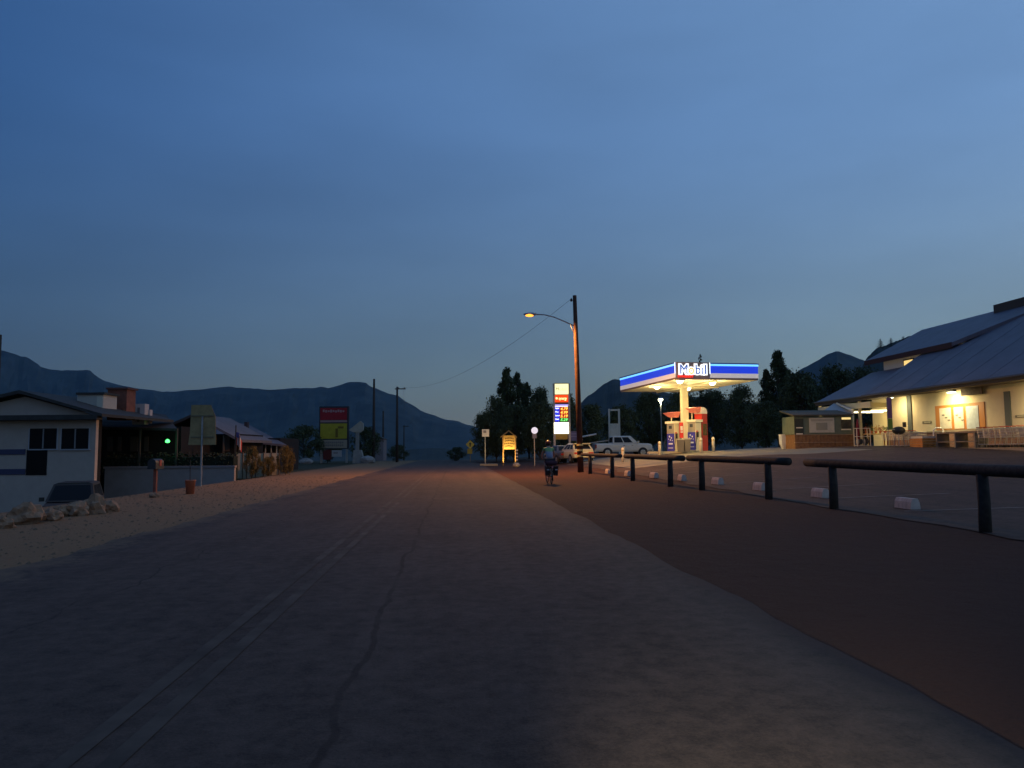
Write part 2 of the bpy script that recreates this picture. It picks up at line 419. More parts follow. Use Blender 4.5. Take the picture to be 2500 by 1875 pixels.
def conifer(hh, rad, n, ls, seed):
    rs = random.getstate(); random.seed(seed)
    tr = MB(); cr = MB(); tr.tube([(0,0,0),(0,0,hh*.5),(0,0,hh)], [hh*.014, hh*.008, .01], 6)
    for i in range(n):
        t = .06+.94*(i/n); a = i*2.4+random.uniform(-.4,.4); L = rad*(1-t)**.8*random.uniform(.55, 1.1)+.12
        e = Vector((math.cos(a)*L, math.sin(a)*L, hh*t-L*.35)); s = Vector((0,0,hh*t))
        tr.tube([s, e], [.03, .008], 3)
        for k in range(int(8+14*(1-t))):
            u = random.uniform(.1, 1.05); leaf(cr, s.lerp(e, u)+Vector((random.gauss(0,.12), random.gauss(0,.12), random.gauss(0,.1)))*L*.9, ls)
    random.setstate(rs); return tr, cr
poplar = lambda t: (.35+.75*math.sin(math.pi*min(1, t*.9+.08)))*(1 if t < .85 else (1-t)/.15*.75+.25)
roundp = lambda t: max(.05, math.sin(math.pi*min(1, max(0, (t-.05)/.98)))**.6)
protos = {}
def proto(kind, k):
    key = (kind, k)
    if key not in protos:
        if kind == 'poplar': a = broad(10, 1.75, 130, 75, .15, poplar, 40+k)
        elif kind == 'broad': a = broad(10, 4.2, 110, 85, .20, roundp, 60+k)
        elif kind == 'bush': a = broad(3, 1.7, 60, 90, .085, roundp, 80+k)
        else: a = conifer(10, 2.0, 70, .16, 90+k)
        lm = leafm[{'poplar':0,'broad':1,'bush':1,'spruce':2}[kind]]
        me = a[0].mesh('trunk'); me.materials.append(bark); mc = a[1].mesh('crown'); mc.materials.append(lm)
        protos[key] = (me, mc)
    return protos[key]
def tree(kind, name, label, px, toppy, d, wpx, k=0, cat='tree', group='trees behind the gas station', mat=None):
    P = base(px, d); hh = (at(px, toppy, d).z-P.z); me, mc = proto(kind, k)
    H0, R0 = {'poplar':(10.3,1.9),'broad':(10.6,4.4),'bush':(3.2,1.9),'spruce':(10.1,1.9)}[kind]
    r = thing(name, label, cat, P-Vector((0,0,.05)), random.uniform(0, 6.28), group)
    w = wpx/2/F*d
    for nm, m_ in (('trunk', me), ('crown', mc)):
        if nm == 'crown' and mat: m_ = m_.copy(); m_.materials.clear(); m_.materials.append(mat)
        o = bpy.data.objects.new(nm, m_); C.objects.link(o); o.parent = r
    s = hh/H0; r.scale = (w/R0, w/R0, s)
    return r
tree('poplar', 'poplar_tree', 'tallest dark poplar, its rounded top left of the price sign', 1235, 893, 100, 62, 0)
tree('poplar', 'poplar_tree', 'slim dark poplar close on the right of the tallest one', 1263, 902, 104, 46, 1)
tree('poplar', 'poplar_tree', 'shorter dark poplar third from the tallest towards the price sign', 1292, 926, 100, 50, 2)
tree('broad', 'broadleaf_tree', 'ragged tree just left of the top of the price sign', 1322, 942, 98, 66, 0)
tree('broad', 'broadleaf_tree', 'low spreading tree at the left end of the dark grove by the road', 1185, 1000, 92, 74, 1)
tree('broad', 'broadleaf_tree', 'medium tree under the tallest poplar on its left side', 1212, 965, 95, 76, 2)
tree('broad', 'broadleaf_tree', 'bushy dark tree behind the lit wooden sign', 1255, 985, 90, 100, 0)
tree('broad', 'broadleaf_tree', 'bushy dark tree behind the round lit sign', 1318, 975, 88, 100, 1)
tree('broad', 'broadleaf_tree', 'dark tree behind the price sign and the lamp pole', 1385, 962, 96, 90, 2)
tree('broad', 'broadleaf_tree', 'dark tree behind the parked hatchback right of the lamp pole', 1445, 985, 100, 90, 0)
tree('broad', 'broadleaf_tree', 'dark tree behind the white framed board beside the pickup', 1515, 985, 104, 95, 1)
tree('broad', 'broadleaf_tree', 'dark tree behind the yard lamp under the canopy', 1585, 955, 108, 105, 2)
tree('broad', 'broadleaf_tree', 'dark tree behind the fuel pumps and canopy column', 1665, 950, 104, 110, 0)
tree('broad', 'broadleaf_tree', 'dark tree just right of the red pump tower', 1745, 945, 108, 100, 1)
tree('broad', 'broadleaf_tree', 'dark tree under the right corner of the canopy', 1812, 938, 100, 95, 2)
tree('spruce', 'spruce_tree', 'lone spruce whose tip shows above the canopy roof', 1716, 858, 112, 62, 0)
tree('poplar', 'cottonwood_tree', 'tall pointed tree between the canopy and the store', 1903, 850, 100, 62, 3)
tree('poplar', 'cottonwood_tree', 'narrow tree leaning on the left of the tall pointed one', 1878, 895, 102, 50, 1)
tree('poplar', 'cottonwood_tree', 'narrow tree close on the right of the tall pointed one', 1932, 890, 104, 52, 2)
tree('broad', 'broadleaf_tree', 'broad black tree behind the white bin', 1960, 905, 92, 130, 0)
tree('broad', 'broadleaf_tree', 'broad black tree behind the kiosk roof', 2040, 885, 96, 140, 1)
tree('broad', 'broadleaf_tree', 'broad black tree behind the far end of the store roof', 2120, 895, 90, 120, 2)
tree('broad', 'broadleaf_tree', 'low dark tree left of the white bin', 1870, 975, 90, 100, 1)
for i, (px, top, lab) in enumerate(((2150, 826, 'left'), (2176, 824, 'middle'), (2206, 820, 'right'))):
    P = at(px, top+24, 500); r = tree('spruce', 'spruce_tree', lab+' one of three small spruces on the ridge above the store roof', px, top, 500, 18, 0, group='spruces on the ridge')
    r.location = P; r.scale = (1.7, 1.7, .62)
G2 = 'bushes along the far left roadside'
tree('bush', 'roadside_bush', 'dark bush left of the red and yellow sign', 740, 1040, 92, 110, 0, 'bush', G2)
tree('bush', 'roadside_bush', 'dark bush directly behind the red and yellow sign', 800, 1020, 98, 80, 1, 'bush', G2)
tree('bush', 'roadside_bush', 'dark bush behind the pedestal of the wedge shaped sign', 890, 1040, 97, 90, 2, 'bush', G2)
tree('bush', 'roadside_bush', 'round dark bush at the foot of the far crossarm pole', 972, 1086, 105, 56, 0, 'bush', G2)
tree('bush', 'roadside_bush', 'round dark bush left of the yellow diamond sign', 1114, 1090, 103, 52, 1, 'bush', G2)
for i, (px, top, w, d, lab) in enumerate(((615, 1090, 44, 46, 'left one of the lamplit brown shrubs in front of the cream fence'), (655, 1112, 50, 46.5, 'middle lamplit brown shrub, lowest at the cream fence'), (697, 1086, 46, 47, 'right one of the lamplit brown shrubs at the fence end'))):
    tree('bush', 'lamplit_shrub', lab, px, top, d, w, i, 'shrub', 'lamplit shrubs by the cream fence', leafm[3])  # street lamp's brown light is put into the leaf colour

# ================================================================== LOG BARRIERS AND WHEEL STOPS
logm = M('weathered_log', (.034,.026,.022), .8, var=.5, vscale=8, bump=.5, bscale=14)
def along(P, Q, px):
    lo, hi = -3., 4.
    inc = proj(P.lerp(Q, .6))[0] > proj(P.lerp(Q, .4))[0]
    for _ in range(50):
        m = (lo+hi)/2; x = proj(P+(Q-P)*m)[0]
        if (x < px) == inc: lo = m
        else: hi = m
    return P+(Q-P)*lo
def ragged_log(mb, a, b, r, seed):
    n = 12; pts = []; rs = []
    for i in range(n+1):
        t = i/n; p = a.lerp(b, t)+Vector((0, 0, .012*noise.noise((t*4, seed, 1)))); pts.append(p); rs.append(r*(1+.08*noise.noise((t*6, seed, 2))))
    return mb.tube(pts, rs, 12)
bars = [((1441,1157),(1495,1166),1421,1515,'farthest log barrier, beginning at the lamp pole'),
        ((1545,1174),(1637,1188),1527,1667,'second log barrier from the lamp pole, left of the pumps'),
        ((1714,1197),(1877,1219),1681,1925,'third log barrier from the lamp pole, in front of the lot'),
        ((2036,1243),(2406,1301),1970,None,'nearest log barrier, running out of the right edge')]
for i, (a, b, e0, e1, lab) in enumerate(bars):
    P, Q = hit(*a), hit(*b)
    P.z, Q.z = h(P.x, P.y), h(Q.x, Q.y)
    r = thing('log_barrier', lab, 'barrier', P, 0, 'log barriers along the lot')
    up = Vector((0,0,1.0))
    A = along(P+up, Q+up, e0); B = along(P+up, Q+up, e1) if e1 else Q+up+(Q-P).normalized()*1.6
    rad = .098 if i else .085
    ragged_log(MB(), A-P, B-P, rad, i).build('rail', logm, r, True)
    for p in (P, Q):
        q = p-P; MB().tube([q+Vector((0,0,-.1)), q+Vector((.01,0,.45)), q+Vector((0,0,.93))], [.10, .095, .092], 10).build('post', logm, r, True)
stopm = M('chalky_concrete', (.56,.44,.38), .9, var=.3, vscale=6, bump=.4)
stops = [(2232,1246),(2014,1217),(1864,1199),(1758,1184),(1670,1175),(1601,1168),(1536,1163),(1488,1157)]
names = ['nearest white wheel stop, seen right of the third gap','second white wheel stop, behind the left post of the nearest barrier','third white wheel stop from the right, behind a post','fourth white wheel stop from the right, in the open','fifth white wheel stop from the right, between two barriers','sixth white wheel stop from the right, left of a post','seventh white wheel stop from the right, small beside a post','farthest white wheel stop, tiny beside a post']
ws = MB().prism([(-.10,0),(.10,0),(.085,.10),(.05,.15),(-.05,.15),(-.085,.10)], -.75, .75)
wme = ws.mesh('wheel_stop'); wme.materials.append(stopm)
for i, (px, py) in enumerate(stops):
    P = hit(px, py); o = bpy.data.objects.new('wheel_stop', wme); C.objects.link(o)
    o.location = (P.x, P.y+.25, h(P.x, P.y+.25)+.016); o.rotation_euler = (0, 0, math.radians(random.uniform(-4, 4)))
    o.scale = (1.1, .42, 1.5)
    tag(o, names[i], 'wheel stop', 'white wheel stops behind the log barriers')

# ================================================================== STREET LAMP POLE
polew = M('creosoted_pole', (.075,.032,.019), .85, var=.4, vscale=5, bump=.4, bscale=12)
steel = M('galvanised_steel', (.32,.33,.34), .5, .6, var=.2, vscale=6)
darkm = M('dark_metal', (.03,.03,.032), .5, .4)
LP = hit(1418, 1153); LP.z = h(LP.x, LP.y); LD = proj(LP)[2]
lp = thing('street_lamp', 'tall wooden pole with a curved arm and glowing orange lamp', 'street lamp', LP)
ph = at(1402, 714, LD).z-LP.z
lp.rotation_euler = (0, math.radians(-1.1), 0)
MB().tube([(0,0,-.3),(0,0,ph*.5),(0,0,ph)], [.175,.145,.11], 14).build('pole', polew, lp, True)
zA = at(1400, 790, LD).z-LP.z; zL = at(1300, 767, LD).z-LP.z
arm = MB().tube([(-.12,0,zA),(-.7,0,zA+.28),(-1.25,0,zA+.52),(-1.8,0,zA+.66),(-2.3,0,zA+.68)], .035, 8)
arm.tube([(-.1,0,zA-.45),(-.3,0,zA+.06)], .02, 6).build('arm', steel, lp, True)
hd = MB().lathe([(.03,-.38),(.10,-.30),(.15,-.1),(.17,.1),(.13,.3),(.05,.38)], 14, (0,0,0), 'x').build('lamp_head', steel, lp, True)
hd.location = (-2.6, 0, zA+.70); hd.scale = (1, .9, .6)
lens_o = MB().blob((0,0,0), .20, 3, 0, 2, (1.25,.9,.8)).build('lens', M('sodium_lens', (1,.6,.2), .4, em=((1,.30,.03), 2.8)), hd, True)
lens_o.location = (-.03, 0, -.10)
lamp('street_lamp_light', 'SPOT', (-2.63, 0, zA+.42), 1750, (1, .43, .10), lp, .12, (0,0,0), math.radians(172), .35)
ins = MB().lathe([(.03,0),(.07,.03),(.05,.07),(.08,.10),(.05,.15),(.02,.2)], 10, (-.2,0,ph-.35)).build('insulator', darkm, lp, True)
MB().tube([(-.1,0,ph-.3),(-.22,0,ph-.28)], .018, 6).build('insulator_pin', steel, lp, True)
for py in (1086, 1099, 1113):
    z = at(1417, py, LD).z-LP.z
    MB().lathe([(.178,-.05),(.182,-.05),(.182,.05),(.178,.05)], 16, (0,0,z)).build('reflector_band', M('reflector_yellow', (.75,.62,.22), .35, .2), lp)

# ================================================================== PRICE SIGN
sd = 66.0
ps = camroot('price_sign', 'tall lit fuel price sign with two white posts beside the lamp pole', 'sign', 1373, sd)
whitep = M('white_paint', (.72,.70,.66), .5, var=.1, vscale=3)
for a, b in ((1351, 1356), (1388, 1393)): pbox(MB(), ps, a, 936, b, 1140, sd, .16, -.2).build('post', M('sign_post_white', (.36,.34,.32), .6), ps)
back = pbox(MB(), ps, 1354.5, 935, 1389.5, 1073, sd+.13, .10).build('cabinet', M('sign_cabinet', (.10,.09,.08), .6), ps)
def panel(root, nm, r, d, mat, th=.06): return pbox(MB(), root, *r[:2], *r[2:], d, th).build(nm, mat, root)
p1 = panel(ps, 'logo_panel', (1354.5, 937, 1388, 962.5), sd, M('lit_cream', (.9,.85,.5), .4, em=((1,.93,.46), 1.15)))
p2 = panel(ps, 'red_panel', (1354.5, 964, 1388, 982), sd, M('lit_red', (.6,.05,.01), .4, em=((1,.07,.005), .95)))
p3 = panel(ps, 'price_panel', (1354.5, 986, 1388, 1029.5), sd, M('price_back', (.06,.02,.10), .5))
p4 = panel(ps, 'message_panel', (1353, 1031.5, 1388.5, 1058.5), sd-.04, M('lit_white', (.95,.9,.75), .4, em=((1,.96,.66), 3.0)), .12)
p5 = panel(ps, 'lower_panel', (1356, 1060, 1386, 1073), sd+.02, M('unlit_amber', (.30,.20,.04), .6))
def ptext(root, parent, s, r, d, mat, nm='lettering', **k):
    c = loc(root, (r[0]+r[2])/2, (r[1]+r[3])/2, d); hgt = (loc(root, r[0], r[1], d)-loc(root, r[0], r[3], d)).z
    w = loc(root, r[2], r[1], d).x-loc(root, r[0], r[1], d).x
    o = text(s, hgt*1.35, mat, parent, nm, c, width=w, **k); return o
lblue = M('letter_blue', (.05,.13,.5), .5, em=((.10,.2,.75), .3))
ptext(ps, p1, 'M', (1357.5, 946, 1364, 953.5), sd-.03, M('letter_grey', (.15,.15,.08), .5, em=((.3,.3,.12), .5)))
ptext(ps, p1, 'obil', (1365, 946.5, 1383, 954), sd-.03, M('letter_faint', (.6,.6,.3), .5, em=((.62,.62,.30), .8)))
amber = M('lit_amber', (.9,.6,.1), .4, em=((1,.62,.08), 1.5))
MB().lathe([(.001,-.01),(.095,-.01),(.095,.01),(.001,.01)], 16, loc(ps, 1359, 972.5, sd-.03), 'y').build('roundel', M('lit_pale', (.9,.8,.3), .4, em=((1,.85,.32), 1.5)), p2)
ptext(ps, p2, 'synergy', (1364, 969, 1384, 976.5), sd-.03, mats['lit_pale'], offset=.008)
panel(ps, 'header_strip', (1355, 987, 1387.5, 990), sd-.025, M('lit_violet', (.4,.35,.8), .4, em=((.40,.33,.95), .8)), .02)
panel(ps, 'header_light', (1355, 990.5, 1386.5, 993), sd-.03, M('lit_lilac', (.85,.8,.95), .4, em=((.93,.84,1), 1.2)), .02)
lb = M('lit_blue', (.03,.06,.6), .4, em=((.015,.04,.85), .9)); lr = M('lit_dark_red', (.4,.01,.01), .4, em=((.55,.01,.005), .7)); lw = M('lit_blue_white', (.9,.9,1), .4, em=((.92,.94,1), 1.3)); lg = M('lit_green', (.1,.8,.2), .4, em=((.25,1,.25), 1.1))
for i, (nm, wd, pr) in enumerate((('Regular', 10, '4.79'), ('Plus', 8, '4.99'), ('Supreme+', 12, '5.19'), ('Diesel', 9, '5.29'))):
    y0 = 994+8.9*i
    g = panel(ps, 'grade_panel', (1355, y0, 1366, y0+8.4), sd-.025, lb, .02)
    q = panel(ps, 'price_window', (1366.6, y0, 1387, y0+8.4), sd-.025, lr if i < 3 else M('lit_dark_green', (.01,.2,.02), .4, em=((.01,.16,.01), .6)), .02)
    ptext(ps, g, nm, (1355.6, y0+1, 1355.6+wd*.95, y0+4.4), sd-.04, lw, offset=.006)
    ptext(ps, q, pr, (1367.5, y0+.9, 1385.5, y0+7.6), sd-.04, amber if i < 3 else lg, offset=.008, shear=.25)

# ================================================================== GAS STATION CANOPY
def c2w(lat, d): return Vector((lat*math.cos(YAW)+d*math.sin(YAW), -lat*math.sin(YAW)+d*math.cos(YAW), 0))
A0 = c2w(10.27, 48); uv = (c2w(.98, .2)).normalized(); vv = (c2w(-.2, .98)).normalized()
LU, LV = 5.6, 10.2
rz_c = math.atan2(uv.y, uv.x)
ctr = A0+uv*LU/2+vv*LV/2; zc = h(ctr.x, ctr.y)
ZB, ZT = 5.75-zc, 6.78-zc
can = thing('fuel_canopy', 'lit gas station canopy with blue band on one cream column', 'canopy', (ctr.x, ctr.y, zc), rz_c)
hu, hv = LU/2, LV/2
creamy = M('canopy_cream', (.74,.68,.50), .55, var=.06, vscale=2)
soff = MB().box(-hu+.02, hu-.02, -hv+.02, hv-.02, ZB, ZB+.10).build('soffit', creamy, can)
MB().box(-hu+.05, hu-.05, -hv+.05, hv-.05, ZB+.8, ZT-.03).build('roof_deck', M('deck_grey', (.2,.2,.2), .8), can)
for k in range(1, 6):
    y = -hv+LV*k/6
    MB().box(-hu+.03, hu-.03, y-.012, y+.012, ZB-.012, ZB-.001).build('soffit_seam', M('seam_cream', (.45,.41,.30), .6), soff)
MB().box(-.05, .05, -hv+.2, hv-.2, ZB-.12, ZB-.014).build('soffit_beam', creamy, soff)
MB().box(-hu+.2, hu-.2, -.05, .05, ZB-.11, ZB-.016).build('soffit_beam', creamy, soff)
col_o = MB().box(-.21, .21, -.21, .21, 0, ZB).build('column', creamy, can)
MB().box(-.26, .26, -.26, .26, 0, .5).build('column_base', M('base_grey', (.3,.29,.26), .7), col_o)
HH = ZT-ZB
bluep = M('fascia_blue', (.03,.06,.55), .35, em=((.02,.07,.95), .62)); whitef = M('fascia_white', (.75,.72,.70), .45, em=((1,.93,.92), .30)); brown = M('fascia_trim', (.25,.20,.17), .6)
ledm = M('led_strip', (.3,.7,1), .3, em=((.16,.55,1), 1.35))
def fascia(x0, x1, y0, y1, nx, ny, blue=True, sub=''):
    """one fascia run between two corners; (nx, ny) is the outward normal"""
    def slab(za, zb, out, t=.05):
        if nx: return MB().box(x0+nx*out, x0+nx*(out-t), y0, y1, za, zb)
        return MB().box(x0, x1, y0+ny*out, y0+ny*(out-t), za, zb)
    slab(ZB-.02, ZB+HH*.10, .03).build('fascia_trim', brown, can)
    slab(ZB+HH*.10, ZB+HH*.38, .05).build('fascia_white', whitef, can)
    b = slab(ZB+HH*.38, ZT, .04).build('fascia_blue', bluep, can)
    slab(ZT-.17, ZT-.05, .075, .03).build('light_strip', ledm, b)
    slab(ZT-.05, ZT+.02, .10, .12).build('top_lip', M('lip_blue', (.05,.10,.5), .4), b)
fascia(-hu, -hu, -hv, hv, -1, 0); fascia(hu, hu, -hv, hv, 1, 0); fascia(-hu, hu, hv, hv, 0, 1)
sx = -hu+2.28
fascia(sx+.03, hu, -hv, -hv, 0, -1)
fp = MB().box(-hu+.001, sx-.03, -hv-.07, -hv+.05, ZB-.02, ZT+.04).build('name_panel', M('panel_taupe', (.36,.30,.27), .6, var=.1), can)
MB().box(sx-.03, sx+.03, -hv-.075, -hv+.05, ZB+HH*.34, ZT+.03).build('edge_light', M('edge_white', (.9,.95,1), .3, em=((.8,.92,1), 1.4)), can)
MB().box(-hu-.075, -hu-.045, -hv-.06, -hv, ZB+HH*.34, ZT+.03).build('edge_light', mats['edge_white'], can)
lx = (-hu+sx)/2+.06; zt = ZB+HH*.57
MB_w = M('letter_halo', (.95,.97,1), .4, em=((.95,.98,1), 1.3))
for s_, x_, w_, mt in (('M', -.70, .50, 'b'), ('o', -.20, .36, 'o'), ('b', .25, .34, 'b'), ('i', .555, .085, 'b'), ('l', .76, .085, 'b')):
    mm = M('letter_mobil_blue', (.03,.13,.5), .4, em=((.04,.13,.5), .5)) if mt == 'b' else M('letter_mobil_amber', (.7,.45,.03), .4, em=((.95,.58,.04), .75))
    text(s_, .86, MB_w, fp, 'letter_backing', (lx+x_, -hv-.09, zt), offset=.075, extrude=.012, width=w_+.20)
    text(s_, .86, mm, fp, 'letter', (lx+x_, -hv-.125, zt), offset=.0, extrude=.012, width=w_)
for s_, k in (('red_tagline', 0),):
    t = text('SYNERGY', .2, M('letter_red_lit', (.7,.03,.02), .4, em=((1,.04,.02), .9)), fp, 'tagline', (-hu+.62, -hv-.10, ZB+HH*.16), offset=.012, width=1.1)
for px, py in ((1604,945),(1660,931),(1739,935),(1679,949)):
    D = dirn(px, py); P = O+D*((ZB+zc-.12-O.z)/D.z); q = P-Vector((ctr.x, ctr.y, zc)); a = -rz_c
    q = Vector((q.x*math.cos(a)-q.y*math.sin(a), q.x*math.sin(a)+q.y*math.cos(a), ZB))
    f_ = MB().box(q.x-.24, q.x+.24, q.y-.24, q.y+.24, ZB-.09, ZB-.001).build('ceiling_light', M('fixture_white', (.8,.78,.7), .4), can)
    MB().lathe([(.19,ZB-.09),(.20,ZB-.13),(.16,ZB-.22),(.06,ZB-.26)], 14, (q.x, q.y, 0)).build('lens', M('lens_warm', (1,.95,.75), .4, em=((1,.95,.66), 9)), f_, True)
    lamp('canopy_light', 'POINT', (q.x, q.y, ZB-.9), 46, (1, .80, .36), can, .12)

# pump island
isl = MB().prism([(-2.6,0),(2.6,0),(2.6,.10),(2.5,.14),(-2.5,.14),(-2.6,.10)], -.65, .65)
iso = isl.build('pump_island', M('island_concrete', (.42,.39,.32), .9, var=.15, vscale=3)); iso.location = (ctr.x, ctr.y, zc); 
RI = CAMZ-math.radians(4); iso.rotation_euler = (0,0,RI)
tag(iso, 'low concrete kerb island under the fuel pumps', 'pump island')
apron = sheet([9.5+.5*i for i in range(28)], list(range(41, 66)), .018).build('forecourt', M('forecourt_concrete', (.20,.175,.135), .85, var=.2, vscale=.8, bump=.2)); tag(apron, kind='structure')
cream2 = M('pump_cream', (.70,.64,.48), .45); greyp = M('pump_grey', (.30,.28,.25), .5); bluepanel = M('pump_blue', (.05,.05,.42), .35, var=.35, vscale=3); redp = M('pump_red', (.42,.03,.025), .45)
def pump(px, d, label, tower):
    P = base(px, d); P.z += .14
    r = thing('fuel_pump', label, 'fuel pump', P, 0, 'fuel pumps under the canopy')
    r.rotation_euler = (0, 0, CAMZ-math.radians(57))      # local -y is the customer face, turned to the left
    bo = MB().box(-.36, .36, -.28, .28, 0, 1.98).build('body', cream2, r)
    MB().box(-.46, .46, -.36, .36, 1.98, 2.14).build('top_cap', M('pump_cap', (.80,.76,.62), .4), r)
    MB().box(-.33, .33, -.30, -.281, 1.30, 1.95).build('display_panel', greyp, r)
    b = MB().box(-.34, .34, -.31, -.281, .06, 1.28).build('graphic_panel', bluepanel, r)
    for k, (x, z, rr) in enumerate(((-.1,1.08,.07),(.08,.98,.06),(-.02,.84,.05),(.16,.80,.035),(-.2,.9,.035))):
        MB().lathe([(.001,-.315),(rr,-.315),(rr,-.311),(.001,-.311)], 12, (x,0,z), 'y').build('printed_bubble', M('bubble_white', (.75,.78,.9), .4), b)
    MB().box(-.2, .2, -.316, -.3105, .52, .62).build('printed_bar', mats['bubble_white'], b)
    MB().box(-.26, .22, -.316, -.3105, .24, .32).build('printed_bar', M('bar_lilac', (.45,.45,.7), .4), b)
    MB().box(-.14, .14, -.312, -.3005, 1.62, 1.84).build('screen', M('screen_dark', (.06,.07,.08), .2), r)
    for x in (-.40, .40):
        n_ = MB().box(x-.05, x+.05, -.20, -.06, .92, 1.30).build('nozzle', M('nozzle_black', (.03,.03,.03), .5), r)
        MB().tube([(x,-.2,1.1),(x*1.25,-.36,.7),(x*1.2,-.42,.32),(x*1.05,-.34,.12),(x*.9,-.30,.4)], .02, 6).build('hose', M('hose_black', (.02,.02,.02), .6), r)
        MB().box(x-.055, x+.055, -.21, -.12, 1.28, 1.38).build('nozzle_cap', M('nozzle_red', (.5,.12,.08), .5), n_)
    if tower:
        t = MB().box(-.30, .38, .36, .88, 0, 2.55).build('red_tower', redp, r)
        MB().box(.381, .39, .42, .82, 1.05, 1.85).build('picture', M('tower_picture', (.09,.06,.02), .5, var=.8, vscale=7), t)
        arm_ = MB().prismx([(.30,2.55),(.88,2.55),(.88,2.70),(.78,2.92),(.55,3.0),(.30,2.92)], -.31, .39).build('tower_head', M('head_white', (.78,.70,.66), .35), r)
    z0 = 2.62 if not tower else 2.82
    va = MB().hexa([(-.50,-.02,z0-.16),(.32,-.02,z0-.16),(.32,.22,z0-.20),(-.50,.22,z0-.20)], [(-.60,-.42,z0+.12),(.42,-.42,z0+.12),(.42,.30,z0+.20),(-.60,.30,z0+.20)]).build('valance', M('valance_red', (.62,.17,.11), .4, em=((1,.25,.16), .15)), r)
    MB().tube([(-.3,.1,2.1),(-.3,.12,z0-.1)], .035, 8).build('valance_arm', cream2, r)
    return r
pump(1646, 54, 'left fuel pump with blue panel and cream side beside the column', False)
pump(1697, 53, 'right fuel pump with blue panel and tall red tower', True)
# things on the island
P = base(1665, 52.3); P.z += .14
r = thing('window_washer_stand', 'red squeegee and paper towel holder on the column front', 'washer stand', P, CAMZ)
MB().box(-.12,.12,-.1,.1,.95,2.0).build('red_housing', M('washer_red', (.6,.05,.04), .4), r)
MB().box(-.08,.08,-.11,-.101,1.45,1.75).build('towel_slot', whitep, r); MB().box(-.08,.08,-.11,-.101,1.3,1.4).build('label_plate', whitep, r)
MB().box(-.03,.03,-.03,.03,0,.95).build('stem', steel, r)
for px, lab in ((1662, 'left grey waste bin at the foot of the canopy column'), (1678, 'right grey waste bin at the foot of the canopy column')):
    P = base(px, 52.2); P.z += .14
    r = thing('waste_bin', lab, 'bin', P, CAMZ, 'grey bins at the column')
    MB().hexa([(-.17,-.17,0),(.17,-.17,0),(.17,.17,0),(-.17,.17,0)], [(-.21,-.21,.82),(.21,-.21,.82),(.21,.21,.82),(-.21,.21,.82)]).build('bin_body', M('bin_grey', (.16,.15,.14), .7), r)
    MB().box(-.23,.23,-.23,.23,.82,.89).build('lid', M('bin_lid', (.5,.47,.40), .6), r)
for px, d, ht, lab in ((1611, 52.5, 1.0, 'cream bollard at the left end of the pump island'), (1712, 51, 1.02, 'bollard in front of the red pump tower'), (1742, 51.6, 1.02, 'bollard just right of the red pump tower'), (1521, 50, .95, 'short white bollard seen between the two far barriers')):
    P = base(px, d); k = .6 if px == 1521 else 1
    o = MB().lathe([(.10,0),(.10,ht*.92),(.085,ht*.97),(.045,ht)], 14).build('bollard', M('bollard_cream', (.72,.68,.55), .5), None, True)
    o.location = P; tag(o, lab, 'bollard', 'bollards around the pumps')
    MB().lathe([(.103,ht*.75),(.105,ht*.76),(.105,ht*.84),(.103,ht*.85)], 14).build('band', M('band_tan', (.5,.42,.25), .5), o)

# ================================================================== VEHICLES
glassm = M('vehicle_glass', (.010,.011,.012), .25, spec=.15); tyrem = M('tyre_rubber', (.018,.018,.018), .85); rimm = M('alloy_rim', (.45,.45,.45), .35, .7); blackp = M('black_plastic', (.025,.025,.025), .6)
def loft(mb, secs):     # (y, half width, z0, z1) -> rounded box sections
    n = 10
    for y, w, a, b in secs:
        c = min(.16, (b-a)*.3)
        for x, z in ((-w*.93,a),(w*.93,a),(w,a+c),(w*1.0,(a+b)/2),(w*.985,b-c),(w*.90,b),(-w*.90,b),(-w*.985,b-c),(-w,(a+b)/2),(-w,a+c)): mb.v.append((x, y, z))
    for i in range(len(secs)-1):
        for j in range(n): mb.f.append((i*n+j, i*n+(j+1) % n, (i+1)*n+(j+1) % n, (i+1)*n+j))
    mb.f += [tuple(range(n-1, -1, -1)), tuple(range((len(secs)-1)*n, len(secs)*n))]
    return mb
def pane(mb, q, u0, u1, v0, v1, off):   # inset quad on face q = (bl, br, tr, tl)
    q = [Vector(p) for p in q]; nrm = (q[1]-q[0]).cross(q[3]-q[0]).normalized()*off
    P = lambda u, v: q[0].lerp(q[1], u).lerp(q[3].lerp(q[2], u), v)
    a = [P(u0,v0)+nrm, P(u1,v0)+nrm, P(u1,v1)+nrm, P(u0,v1)+nrm]; b = [p-nrm*1.6 for p in a]
    return mb.hexa(b, a)
def wheel(r, x, y, rad, w=.22):
    s = 1 if x > 0 else -1
    t = MB().lathe([(rad*.66,-w/2),(rad*.95,-w/2),(rad,-w*.3),(rad,w*.3),(rad*.95,w/2),(rad*.66,w/2)], 22, (0,0,0), 'x').build('wheel', tyrem, r, True); t.location = (x, y, rad)
    MB().lathe([(rad*.66,-w*.35),(rad*.66,w*.53),(rad*.58,w*.515),(rad*.2,w*.52),(rad*.08,w*.55)], 18, (0,0,0), 'x').build('rim', rimm, t, True).scale = (s, 1, 1)
    for k in range(5):
        a = k*1.2566; o = MB().box(w*.5*s, w*.56*s, -.035, .035, rad*.1, rad*.62).build('spoke', M('spoke_grey', (.25,.25,.25), .4, .6), t); o.rotation_euler = (a, 0, 0)
